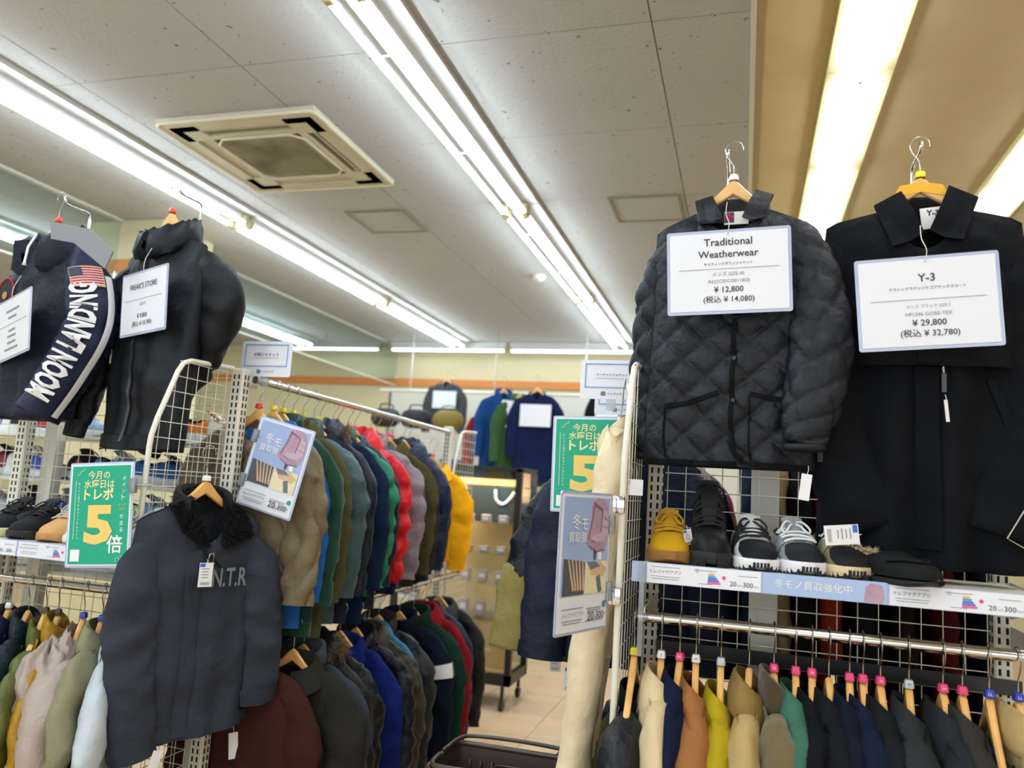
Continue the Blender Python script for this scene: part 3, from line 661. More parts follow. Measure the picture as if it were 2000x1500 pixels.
def fur_on(parent, Gd, n, ln, m, name='fur_pile', seed=5):
    rg = np.random.default_rng(seed); V = []; F = []; a, b = Gd.shape[:2]
    for k in range(n):
        i, j = rg.random() * (a - 1.001), rg.random() * (b - 1.001); i0, j0 = int(i), int(j); fi, fj = i - i0, j - j0
        p = (Gd[i0, j0] * (1 - fi) + Gd[i0 + 1, j0] * fi) * (1 - fj) + (Gd[i0, j0 + 1] * (1 - fi) + Gd[i0 + 1, j0 + 1] * fi) * fj
        d = np.array([0, -1.0, -0.35]) + rg.normal(size=3) * 0.55; d /= np.linalg.norm(d); w = np.cross(d, rg.normal(size=3)); w /= np.linalg.norm(w) + 1e-9
        o = len(V); V += [p - w * 0.0016, p + w * 0.0016, p + d * ln * (0.5 + rg.random())]; F.append((o, o + 1, o + 2))
    return tag(make(name, V, F, m, parent), kind='stuff')
# ------------------------------------------------------------------ the display garments
BLK = nylon('quilted_black_nylon', '161a22', 0.5)
TAPE = cloth('black_tape', '101114')
PQ = G(sw=0.20, cw=0.205, hw=0.215, L=0.775, D=0.06, Dh=0.06, nw=0.085, nd=0.05, slope=0.42, drop=0.07, z0=-0.088, nu=96, nv=120, bands=0, style='diamond', amp=0.019, per=0.100, wr=0.0015, fold=0.003,
       sm=90, sn=56, slr=0.062, cur=0.046, flat=0.62, m=BLK, collar='shirt', seed=2)
LQ = (-0.045, 2.10, H + 0.865)
tq, _ = build_garment('quilted_jacket', 'black diamond quilted jacket with snap buttons hung above the shoe shelf', 'jacket', 'display jackets', LQ, -0.07, dict(PQ, sleeves=[[(0.165, 0.01, -0.16), (0.195, 0.02, -0.34), (0.205, 0.03, -0.55), (0.20, 0.03, -0.745)], None], collar=None))
PS = dict(PQ, slr=0.068, cur=0.05, amp=0.013)
make_sleeve(PS, [(0.15, -0.005, -0.145), (0.205, -0.03, -0.30), (0.225, -0.055, -0.46), (0.207, -0.075, -0.60), (0.187, -0.085, -0.715)], tq, 1, ra=([0, 0.06, 0.2, 0.55, 0.85, 0.97, 1], [0.04, 0.058, 0.064, 0.074, 0.066, 0.052, 0.044]))
B().tube([(0.187 + 0.043 * math.cos(a), -0.087 + 0.028 * math.sin(a), -0.722) for a in np.linspace(0, 2 * PI, 20, endpoint=False)], 0.009, 8, closed=True).build('cuff', BLK, tq, True)
B().tube([(-0.20 + 0.044 * math.cos(a), 0.03 + 0.028 * math.sin(a), -0.752) for a in np.linspace(0, 2 * PI, 20, endpoint=False)], 0.009, 8, closed=True).build('cuff', BLK, tq, True)
PQs = dict(PQ, style='plain')
make_collar(PQs, tq, 'stand', gap=0.9, scale=0.75)
collar_leaf(tq, PQs, [(-0.052, -0.050), (-0.098, -0.062), (-0.082, -0.135), (-0.020, -0.125)], BLK, top_y=-0.02)
collar_leaf(tq, PQs, [(0.058, -0.040), (0.104, -0.058), (0.080, -0.128), (0.028, -0.125)], BLK, top_y=-0.02)
strip(tq, PQ, [(0.014, -0.17), (0.016, -0.45), (0.016, -0.70), (0.045, -0.765)], 0.012, 0.003, TAPE, 'front_tape', 0.003, 60)
strip(tq, PQ, [(-0.20, -0.766), (-0.08, -0.768), (0.03, -0.768)], 0.013, 0.003, TAPE, 'hem_tape', 0.003, 40)
strip(tq, PQ, [(0.05, -0.764), (0.12, -0.768), (0.20, -0.766)], 0.013, 0.003, TAPE, 'hem_tape', 0.003, 30)
strip(tq, PQ, [(-0.155, -0.625), (-0.085, -0.612), (-0.018, -0.588)], 0.013, 0.003, TAPE, 'pocket_tape', 0.003, 40)
strip(tq, PQ, [(0.058, -0.590), (0.10, -0.598), (0.16, -0.605)], 0.013, 0.003, TAPE, 'pocket_tape', 0.003, 40)
strip(tq, PQ, [(-0.156, -0.63), (-0.156, -0.70), (-0.15, -0.755)], 0.004, 0.002, TAPE, 'pocket_seam', 0.003, 30)
strip(tq, PQ, [(0.058, -0.60), (0.058, -0.70), (0.06, -0.755)], 0.004, 0.002, TAPE, 'pocket_seam', 0.003, 30)
for z in (-0.393, -0.50, -0.608):
    y = front(PQ, 0.012, z); B().tube([(0.018, y + 0.004, z), (0.018, y - 0.006, z), (0.018, y - 0.009, z)], [0.008, 0.008, 0.005], 12).build('snap_button', mat('snap_gunmetal', '3a3c40', 0.25, 0.9), tq, True, 40)
B().box((0.012, -0.03, -0.118), (0.062, 0.002, 0.035)).build('neck_label', mat('label_cream', 'e4e2d2', 0.7), tq)
fl = B().box((-0.006, -0.0316, -0.116), (0.024, 0.001, 0.028)).build('flag_print', mat('flag_blue', '31406e', 0.7), tq)
B().box((-0.006, -0.0324, -0.116), (0.024, 0.001, 0.006)).box((-0.006, -0.0324, -0.116), (0.006, 0.001, 0.028)).build('flag_cross', mat('flag_red', 'c2202f', 0.7), fl)
B().box((0.225, -0.02, -0.735), (0.012, 0.004, 0.03)).build('side_label', mat('label_black', '20242a', 0.6), tq)
hanger(LQ, -0.05, 'pale wooden hanger inside the black quilted jacket collar', 'display hangers', R_WHT, None, M_WOOD2, 0.19, flip=-1)
# long black coat
WOOL = cloth('black_coat_wool', '0a0d13', 0.9, bump=0.35, bscale=14, sheen=0.0, spec=0.2)
PY = G(bands=0, sw=0.225, cw=0.225, hw=0.245, L=0.985, D=0.058, Dh=0.062, nw=0.085, nd=0.055, slope=0.24, drop=0.115, z0=-0.09, nu=40, nv=60, wr=0.005, fold=0.022, m=WOOL, seed=5, sm=44, sn=24, slr=0.085, cur=0.085, flat=0.6)
LY = (0.417, 2.135, H + 0.862)
ty, _ = build_garment('long_coat', 'long black coat with pointed collar and storm flap reaching down to the shoe shelf', 'coat', 'display jackets', LY, 0.0, dict(PY, sleeves=[[(0.185, 0, -0.16), (0.225, -0.005, -0.35), (0.215, -0.01, -0.62), (0.12, -0.03, -0.90)], [(0.185, 0, -0.16), (0.235, -0.005, -0.35), (0.235, -0.01, -0.62), (0.16, -0.03, -0.90)]], collar=None))
fp = make_torso(dict(PY, L=0.505, hw=0.23, D=0.072, Dh=0.08, fold=0.004, seed=8), ty); fp.name = 'storm_flap'
make_collar(dict(PY, drop=0.10), ty, 'stand', gap=0.8, scale=0.8)
PYc = dict(PY, L=0.505, hw=0.23, D=0.072, Dh=0.08, fold=0.0, wr=0.0)
collar_leaf(ty, PYc, [(-0.048, -0.046), (-0.112, -0.082), (-0.078, -0.205), (-0.004, -0.168)], WOOL, lift=0.014, top_y=-0.025)
collar_leaf(ty, PYc, [(0.060, -0.036), (0.126, -0.070), (0.080, -0.192), (0.008, -0.162)], WOOL, lift=0.014, top_y=-0.025)
strip(ty, dict(PY, D=0.063), [(0.0, -0.505), (0.0, -0.7), (0.0, -0.94)], 0.055, 0.004, WOOL, 'placket', 0.003, 24)
PF = dict(PY, L=0.505, hw=0.23, D=0.072, Dh=0.08, fold=0.004, seed=8)
strip(ty, PF, [(0.0, -0.22), (0.0, -0.35), (0.0, -0.50)], 0.05, 0.003, WOOL, 'placket', 0.002, 20)
strip(ty, PY, [(-0.17, -0.53), (-0.18, -0.60), (-0.185, -0.68)], 0.02, 0.004, WOOL, 'pocket_welt', 0.003, 16)
strip(ty, PY, [(0.14, -0.53), (0.17, -0.62), (0.19, -0.70)], 0.02, 0.004, WOOL, 'pocket_welt', 0.003, 16)
lb = B().box((0.022, -0.03, -0.12), (0.055, 0.002, 0.055), Matrix.Rotation(-0.1, 3, 'Y')).build('neck_label', M_TAG, ty)
text(lb, 'Y-3', 0.022, -0.108, 0.02, M_INK, y=-0.033, bold=0.0006)
B().tube([(0.03, -0.085, -0.505), (0.03, -0.092, -0.525)], 0.003, 8).build('zip_pull', M_STEEL, ty, True)
B().box((0.03, -0.094, -0.548), (0.010, 0.003, 0.045)).build('zip_tape_pull', mat('zip_grey', '4a5058', 0.4), ty)
B().tube([(0.19, -0.09, -0.92), (0.15, -0.11, -0.90), (0.24, -0.10, -0.74), (0.27, -0.08, -0.62)], 0.0014, 6).build('drawcord', mat('cord_white', 'dcdcd2', 0.6), ty, True)
hy = hanger(LY, 0.02, 'wooden hanger with yellow tape and ring inside the long black coat', 'display hangers', R_YEL, None, M_WOOD2, 0.2, flip=-1)
hy.children[0].name = 'wooden_arm'
B().add([(-0.068, -0.009, -0.058), (0.066, -0.009, -0.056), (0.050, -0.009, -0.024), (-0.050, -0.009, -0.024), (0.0, -0.009, -0.042), (0, -0.009, -0.016)], [(0, 4, 5, 3), (4, 1, 2, 5)]).build('tape', mat('yellow_tape', 'f0b428', 0.5), hy)
# black funnel neck jacket
NYL = mat('black_nylon_matte', '0d1118', 0.55, bump=0.3, bscale=20, var=0.06, spec=0.3)
PFk = G(bands=0, sw=0.235, cw=0.235, hw=0.205, L=0.845, D=0.075, Dh=0.07, nw=0.095, nd=0.065, slope=0.36, drop=0.07, z0=-0.10, nu=48, nv=60, wr=0.006, fold=0.012, m=NYL, seed=3, sm=50, sn=26, slr=0.10, cur=0.055, flat=0.7, mr=NYL)
LF = (-1.965, 2.215, H + 0.895)
tf, _ = build_garment('padded_jacket', 'black padded jacket with a loose funnel collar hung above the green poster', 'jacket', 'display jackets', LF, -0.30, dict(PFk, sleeves=[[(0.19, 0, -0.19), (0.255, -0.03, -0.36), (0.28, -0.05, -0.58), (0.285, -0.08, -0.76)], [(0.185, 0, -0.18), (0.245, 0.05, -0.29), (0.225, 0.075, -0.39), (0.11, 0.065, -0.56), (0.03, 0.02, -0.81)]], collar=None))
make_collar(dict(PFk, nw=0.105, nd=0.075), tf, 'funnel', gap=0.2, scale=0.82, amp=0.10)
strip(tf, PFk, [(0.0, -0.20), (0.004, -0.5), (-0.004, -0.82)], 0.010, 0.003, mat('zip_black', '1c1e22', 0.3), 'zipper', 0.005, 40)
strip(tf, PFk, [(-0.20, -0.815), (0.0, -0.822), (0.20, -0.815)], 0.05, 0.004, NYL, 'hem_band', 0.004, 30)
strip(tf, PFk, [(-0.125, -0.44), (-0.14, -0.50), (-0.15, -0.56)], 0.012, 0.003, mat('zip_black', '1c1e22', 0.3), 'pocket_zip', 0.004, 16)
B().box((-0.142, front(PFk, -0.142, -0.52) - 0.012, -0.525), (0.008, 0.002, 0.05)).build('zip_tag', M_TAG, tf)
yb = front(PFk, -0.02, -0.80)
B().tube([(-0.10, yb - 0.01, -0.838), (-0.07, yb - 0.03, -0.85), (-0.05, yb - 0.02, -0.842), (-0.03, yb - 0.03, -0.855)], 0.0018, 6).build('drawcord', TAPE, tf, True)
hanger(LF, -0.30, 'wooden hanger with red ring inside the black funnel collar', 'display hangers', R_RED, None, M_WOOD, 0.2)
display_hook(-1.955, 2.25, H + 0.985, ZT - 0.1, 0, 'white hook post behind the black funnel collar jacket')
# navy sleeve print jacket
NVY = nylon('navy_padded', '252b45', 0.6); NVD = nylon('navy_padded_dark', '141a2c', 0.6)
PM = G(bands=0, sw=0.22, cw=0.225, hw=0.205, L=0.72, D=0.085, Dh=0.085, nw=0.085, nd=0.06, slope=0.36, drop=0.06, z0=-0.06, nu=40, nv=44, wr=0.004, fold=0.01, m=NVD, ms=NVY, seed=4, sm=70, sn=40, slr=0.062, cur=0.05, flat=1.45)
LM = (-2.40, 2.15, H + 0.855)
tm, mps = build_garment('printed_jacket', 'navy hooded jacket with white block letters and a flag patch on the sleeve', 'jacket', 'display jackets', LM, -0.22, dict(PM, sleeves=[[(0.19, 0, -0.17), (0.25, 0.0, -0.38), (0.26, -0.01, -0.56), (0.24, -0.02, -0.70)], [(0.15, 0.0, -0.10), (0.215, 0.01, -0.22), (0.25, 0.02, -0.38), (0.215, -0.02, -0.55), (0.16, -0.07, -0.71)]], collar=None))
make_collar(dict(PM, z0=-0.10), tm, 'hood', m=NVD, gap=0.5, scale=1.12, amp=0.08, name='hood')
Mi = (Matrix.Translation(LM) @ Matrix.Rotation(-0.22, 4, 'Z')).inverted()
hl = B().prism([(-2.268, H + 0.798), (-2.254, H + 0.736), (-2.155, H + 0.719), (-2.013, H + 0.628), (-1.989, H + 0.684), (-2.098, H + 0.765)], 2.0, 2.006); hl.V = [tuple(Mi @ Vector(v)) for v in hl.V]
hl.build('hood_lining', mat('hood_grey', '8b8c92', 0.7), tm)
mo, mp, Ls = mps[1]
def on_sleeve(s, name, size, s_mid, tc, m, bold=0.0, sx=1.0):
    c = bpy.data.curves.new(name, 'FONT'); c.body = s; c.size = size; c.align_x = 'CENTER'; c.align_y = 'CENTER'; c.offset = bold; c.resolution_u = 2
    o = bpy.data.objects.new(name, c); COL.objects.link(o); bpy.context.view_layer.update()
    me = bpy.data.meshes.new_from_object(o.evaluated_get(bpy.context.evaluated_depsgraph_get())); bpy.data.objects.remove(o)
    bm = bmesh.new(); bm.from_mesh(me); bmesh.ops.triangulate(bm, faces=bm.faces)
    V = [mp(s_mid - v.co.x * sx, tc + v.co.y, 0.009, PI) for v in bm.verts]; F = [tuple(x.index for x in f.verts) for f in bm.faces]; bm.free(); bpy.data.meshes.remove(me)
    return make(name, V, F, m, tm)
SPW = mat('sleeve_print_white', 'f2f2f2', 0.7)
on_sleeve('MOON LANDING', 'lettering', 0.082, 0.395, 0.046, SPW, 0.0035, 0.64)
def sleeve_patch(name, s0, s1, t0, t1, m, off, parent=tm, n=10):
    Gd = np.array([[mp(a, b, off, PI) for b in np.linspace(t0, t1, 6)] for a in np.linspace(s0, s1, n)]); return B().grid(Gd).build(name, m, parent, True)
sleeve_patch('stripe', 0.16, Ls - 0.02, -0.006, -0.024, SPW, 0.007, n=40)
pa = sleeve_patch('flag_patch', 0.130, 0.200, -0.004, 0.076, mat('flag_gold', 'e2b25a', 0.7), 0.006)
for k in range(7): sleeve_patch('flag_stripe', 0.135 + 0.0087 * k, 0.135 + 0.0087 * k + 0.0045, 0.0, 0.072, mat('flag_red', 'c2202f', 0.7), 0.009, pa, 3)
sleeve_patch('flag_field', 0.133, 0.197, -0.001, 0.073, mat('flag_white', 'f0ebe2', 0.7), 0.0075, pa, 6)
sleeve_patch('flag_canton', 0.135, 0.165, 0.042, 0.072, mat('flag_navy', '3b4256', 0.7), 0.0105, pa, 4)
PQ2 = nylon('navy_quilted_back', '1b2138', 0.6)
for k in range(14): sleeve_patch('quilt_channel', 0.20 + 0.034 * k, 0.226 + 0.034 * k, -0.032, -0.09, PQ2, 0.008, n=4)
B().tube([(0.06, -0.10, -0.085), (0.066, -0.125, -0.14), (0.064, -0.128, -0.19), (0.064, -0.128, -0.205)], [0.004, 0.004, 0.004, 0.008], 8).build('drawstring', SPW, tm, True)
tp = B().tube([(-0.13, front(PM, -0.13, -0.27) - 0.004, -0.27), (-0.13, front(PM, -0.13, -0.27) - 0.010, -0.27)], [0.05, 0.048], 24).build('round_patch', mat('patch_black', '1c1d22', 0.7), tm)
yy = front(PM, -0.13, -0.27) - 0.012
B().tube([(-0.13 + 0.047 * math.cos(a), yy + 0.001, -0.27 + 0.047 * math.sin(a)) for a in np.linspace(0, 2 * PI, 28, endpoint=False)], 0.003, 6, closed=True).build('patch_border', mat('flag_red', 'c2202f', 0.7), tp)
B().tube([(-0.13, yy - 0.0, -0.285), (-0.13, yy - 0.002, -0.285)], 0.014, 14).build('patch_moon', mat('patch_ochre', 'c08b4a', 0.7), tp)
hanger(LM, -0.22, 'wooden hanger with red ring inside the navy hooded jacket', 'display hangers', R_RED, None, M_WOOD, 0.2)
display_hook(-2.385, 2.17, H + 0.935, ZT - 0.1, 0, 'white hook post behind the navy hooded jacket')
# charcoal deck jacket on the end panel
DK = cloth('charcoal_cotton', '373b46', 0.8, bump=0.5, bscale=18)
FURB = mat('fur_black', '0d0e10', 0.9)
PN = G(sw=0.215, cw=0.215, hw=0.215, L=0.775, D=0.052, Dh=0.055, nw=0.085, nd=0.05, slope=0.40, drop=0.12, z0=-0.075, nu=48, nv=60, wr=0.005, fold=0.008, m=DK, seed=6, sm=46, sn=26, slr=0.082, cur=0.066, flat=0.55)
LN = (-1.645, 2.15, H - 0.033); RN = math.radians(70)
tn, _ = build_garment('deck_jacket', 'charcoal cotton jacket with black fur collar hooked on the wire end panel', 'jacket', 'display jackets', LN, RN, dict(PN, sleeves=[[(0.175, -0.0, -0.19), (0.205, -0.02, -0.33), (0.20, -0.035, -0.55), (0.165, -0.05, -0.80)], [(0.185, -0.0, -0.19), (0.235, -0.015, -0.33), (0.26, -0.02, -0.53), (0.265, -0.02, -0.72)]], collar=None))
PNc = dict(PN, fold=0.0, wr=0.0)
co, C = make_collar(dict(PN, drop=0.06), tn, 'stand', m=FURB, gap=0.8, scale=0.9)
C2, f2 = neck_curve(PN, np.linspace(-2.3, 2.3, 30)); fur(co, C2 + np.array([0, 0, 0.045]), 0.014, 2500, 0.012, FURB, 'fur_pile', 10)
for cs, sd in (([(-0.055, -0.052), (-0.125, -0.080), (-0.085, -0.165), (-0.005, -0.205)], 1), ([(0.058, -0.045), (0.135, -0.090), (0.168, -0.170), (0.040, -0.205)], 2)):
    lf = collar_leaf(tn, PNc, cs, FURB, lift=0.016, th=0.012, top_y=-0.02); fur_on(lf, LEAF, 5000, 0.013, FURB, 'fur_pile', sd)
strip(tn, PN, [(-0.045, -0.215), (-0.03, -0.45), (-0.035, -0.765)], 0.05, 0.004, DK, 'placket', 0.003, 40)
strip(tn, PN, [(-0.23, -0.752), (-0.15, -0.755), (-0.06, -0.755)], 0.035, 0.003, DK, 'hem_band', 0.002, 20)
strip(tn, PN, [(0.0, -0.752), (0.12, -0.755), (0.23, -0.752)], 0.035, 0.003, DK, 'hem_band', 0.002, 20)
strip(tn, PN, [(0.0, -0.20), (0.035, -0.225), (0.065, -0.25)], 0.05, 0.006, DK, 'throat_tab', 0.006, 16)
yc = front(PN, 0.10, -0.30)
text(tn, 'N.T.R', 0.082, -0.300, 0.082, mat('faded_print', '7a8089', 0.9), y=yc - 0.018, bold=0.0012, width=0.125, height=0.058)
pl = B().rbox((-0.003, front(PN, 0, -0.26) - 0.02, -0.272), (0.03, 0.012, 0.045), 0.004, 2).build('zip_pull', M_STEEL, tn, True)
B().tube([(-0.010, front(PN, 0, -0.26) - 0.02, -0.25), (-0.010, front(PN, 0, -0.26) - 0.022, -0.225), (0.004, front(PN, 0, -0.26) - 0.022, -0.222), (0.006, front(PN, 0, -0.26) - 0.02, -0.25)], 0.0025, 6).build('pull_loop', M_STEEL, pl, True)
B().box((0.0, 0.02, -0.135), (0.03, 0.003, 0.03)).build('neck_label', M_TAG, tn)
hanger(LN, RN, 'wooden hanger holding the charcoal fur collar jacket', 'display hangers', R_WHT, None, M_WOOD, 0.2, flip=-1)
# ------------------------------------------------------------------ garments on the rails
def c_(col, kind='cloth', **k):
    n = 'fab_%s_%s' % (kind, col)
    return (cloth if kind == 'cloth' else nylon)(n, col, **k)
FURN = mat('fur_brown', '8a6a42', 0.9)
def put(name, desc, where, cat, group, rail_pt, rotz, P, ring=None, letter=None, flip=1, dz=0.0, lean=0.0, w=0.19, wood=True, gdx=0.0):
    loc = (rail_pt[0], rail_pt[1], rail_pt[2] - RAILC + dz)
    gl = (loc[0] + gdx, loc[1], loc[2])
    t, m = build_garment(name, '%s %s' % (desc, where), cat, group, gl, rotz, P)
    if wood: hanger(gl, rotz, 'wooden hanger of the %s' % desc, 'hangers of ' + group, ring, letter, M_WOOD, w, lean, flip)
    return t, m
# -- rail under the shoe shelf (garments edge on)
GR = 'coats on the rail under the shoe shelf'; WR = 'under the shoe shelf'
def edge(**k):
    d = dict(D=0.026, Dh=0.034, sw=0.20, cw=0.21, hw=0.22, L=0.78, z0=-0.062, drop=0.05, nw=0.07, nd=0.032, slope=0.36, flat=0.46, slr=0.08, cur=0.06, nu=28, nv=36, sm=34, sn=20, wr=0.0045, fold=0.006, sh=0.026, cy=0.42); d.update(k); return G(**d)
ITEMS = [
 (-0.247, 'padded_coat', 'black padded coat with ribbed stand collar', R_YEL, 'S', edge(m=c_('14171c', 'nylon'), collar='rib', mc=c_('10141a'), style='puffer', per=0.09, amp=0.004, D=0.04, slr=0.095, flat=0.6, z0=-0.10)),
 (-0.182, 'wool_coat', 'cream beige wool coat with wide collar', R_WHT, 'S', edge(m=c_('dcc79c'), collar='wide', z0=-0.06, slope=0.30)),
 (-0.138, 'wool_coat', 'navy wool coat with a silver snap at the collar', R_PINK, 'M', edge(m=c_('141d36'), collar='wide')),
 (-0.100, 'wool_coat', 'camel brown wool coat with curled collar', R_WHT, 'M', edge(m=c_('a06a3e'), collar='wide', D=0.034, slr=0.085, flat=0.52, z0=-0.075)),
 (-0.042, 'shirt_jacket', 'mustard green cotton jacket', R_CLR, None, edge(m=c_('b09c1c'), collar='shirt', D=0.024, z0=-0.085)),
 (0.022, 'sherpa_jacket', 'beige jacket with shaggy sherpa lining', None, None, edge(m=c_('b89c68'), collar='fold', mc=c_('8d7343'), D=0.034, flat=0.5)),
 (0.077, 'corduroy_coat', 'olive brown pile coat over a lilac grey lining', R_PINK, 'M', edge(m=c_('6b5e3c', sheen=0.4), collar='stand', mc=c_('4a4028', sheen=0.4), D=0.034, flat=0.55, slr=0.09, fur=None)),
 (0.125, 'wool_coat', 'dusty green wool coat', R_PINK, None, edge(m=c_('3f6b58'), collar='wide', D=0.032)),
 (0.160, 'wool_coat', 'plain black coat with low collar', R_PINK, 'M', edge(m=c_('101216'), collar='shirt')),
 (0.196, 'wool_coat', 'black wool coat without a size ring', None, None, edge(m=c_('15161a'), collar='wide')),
 (0.240, 'wool_coat', 'midnight navy coat with broad collar', R_PINK, None, edge(m=c_('0f1626'), collar='wide', D=0.02)),
 (0.268, 'wool_coat', 'dark navy melton coat', R_PINK, None, edge(m=c_('121d33'), collar='shirt', D=0.026)),
 (0.304, 'wool_coat', 'soot black coat beside the dark navy melton coat', R_PINK, 'M', edge(m=c_('17191b'), collar='wide')),
 (0.362, 'wool_coat', 'charcoal tweed coat with thick lapel', R_CLR, 'M', edge(m=c_('2c2f31', bscale=60, bump=0.8), collar='wide', D=0.04, slr=0.09, flat=0.55)),
 (0.430, 'wool_coat', 'dark grey wool coat', R_PINK, 'M', edge(m=c_('25282c', bscale=60, bump=0.8), collar='wide')),
 (0.468, 'wool_coat', 'brown grey herringbone coat', R_PINK, None, edge(m=c_('34312e', bscale=80, bump=0.9), collar='wide', D=0.03)),
 (0.520, 'shirt_jacket', 'cobalt navy work jacket', R_BLUE, 'LL', edge(m=c_('18305c'), collar='rib', z0=-0.11)),
 (0.575, 'work_jacket', 'khaki beige jacket with pale piping', R_BLUE, 'LL', edge(m=c_('b99e6a'), collar='fold')),
]
for k, (x, nm, ds, ring, lt, P) in enumerate(ITEMS):
    P['seed'] = k + 1
    a = 0.06 * math.sin(k * 2.3) - 0.5 * (x - 0.05) * 0.15
    put(nm, ds, WR, 'coat', GR, (x, 2.0, H - 0.287), PI / 2 + a, P, ring, lt, flip=-1)
# -- rail under the shelf beside the green poster
GL = 'jackets on the rail below the green poster'; WL = 'below the green poster'
ITL = [
 (-2.33, 'shirt_jacket', 'black vest with a cream fold', None, edge(m=c_('15161a'), collar='fold', mc=c_('c9b391'), D=0.03)),
 (-2.26, 'padded_jacket', 'deep navy jacket', R_WHT, edge(m=c_('16203a', 'nylon'), collar='stand', D=0.035)),
 (-2.18, 'padded_jacket', 'dark teal jacket with a neon yellow shoulder panel', None, edge(m=c_('142630', 'nylon'), collar='stand', D=0.035)),
 (-2.11, 'down_jacket', 'olive green down jacket', R_BRN, edge(m=c_('5c6130', 'nylon'), collar='stand', style='puffer', per=0.09, amp=0.016, D=0.035, z0=-0.085)),
 (-2.06, 'down_jacket', 'mustard down jacket', R_BRN, edge(m=c_('a87f22', 'nylon'), collar='stand', style='puffer', per=0.08, amp=0.012, D=0.022, slr=0.06)),
 (-1.96, 'hooded_down_coat', 'taupe down coat with a big soft hood', R_BLUE, edge(m=c_('ad9c92', 'nylon'), collar=None, style='puffer', per=0.22, amp=0.022, D=0.055, slr=0.10, flat=0.6, z0=-0.085, wr=0.007)),
 (-1.89, 'field_jacket', 'sage khaki field jacket', R_BLUE, edge(m=c_('8a866a', 'cloth'), collar='fold', D=0.036, slr=0.09, flat=0.5, z0=-0.055, wr=0.006)),
 (-1.82, 'denim_shirt', 'pale washed blue denim shirt', None, edge(m=c_('c4ccd4', 'cloth'), collar='shirt', D=0.034, slr=0.08, flat=0.5, z0=-0.07, wr=0.005)),
]
hood_t = None
for k, (x, nm, ds, ring, P) in enumerate(ITL):
    P['seed'] = k + 21; P['L'] = 0.74
    t, m = put(nm, ds, WL, 'jacket', GL, (x, 2.05, H - 0.388), PI / 2 + 0.50 + 0.05 * math.sin(k * 2), P, ring, None, flip=-1)
    if nm == 'hooded_down_coat': hood_t, hP = t, P
    if 'neon' in ds:
        Gd = []
        for a in np.linspace(-0.16, -0.085, 6):
            Gd.append([(a, -front(P, a, z) + 0.012, z) for z in np.linspace(-0.105 - 0.36 * (-a - 0.07), -0.20, 6)])
        B().grid(np.array(Gd)).build('neon_panel', mat('neon_yellow', 'e6ee12', 0.6), t, True)
# big soft hood of the taupe coat, a slumped bag on the aisle side of the collar
th, ph = np.meshgrid(np.linspace(0, PI, 26), np.linspace(0, 2 * PI, 40, endpoint=False), indexing='ij')
r = 1 + 0.10 * np.sin(3 * ph + 2 * th) + 0.07 * np.sin(7 * ph - 4 * th) + 0.05 * np.sin(11 * th + 3 * ph)
hx = 0.125 * np.sin(th) * np.cos(ph) * r - 0.085; hyy = 0.075 * np.sin(th) * np.sin(ph) * r + 0.055; hz = 0.125 * np.cos(th) * r - 0.19 + 0.30 * (hx + 0.085)
B().grid(np.stack([hx, hyy, hz], -1), True).build('hood', hP['m'], hood_t, True)
make_collar(hP, hood_t, 'hood', gap=0.5, scale=0.75, amp=0.15, name='hood_rim')
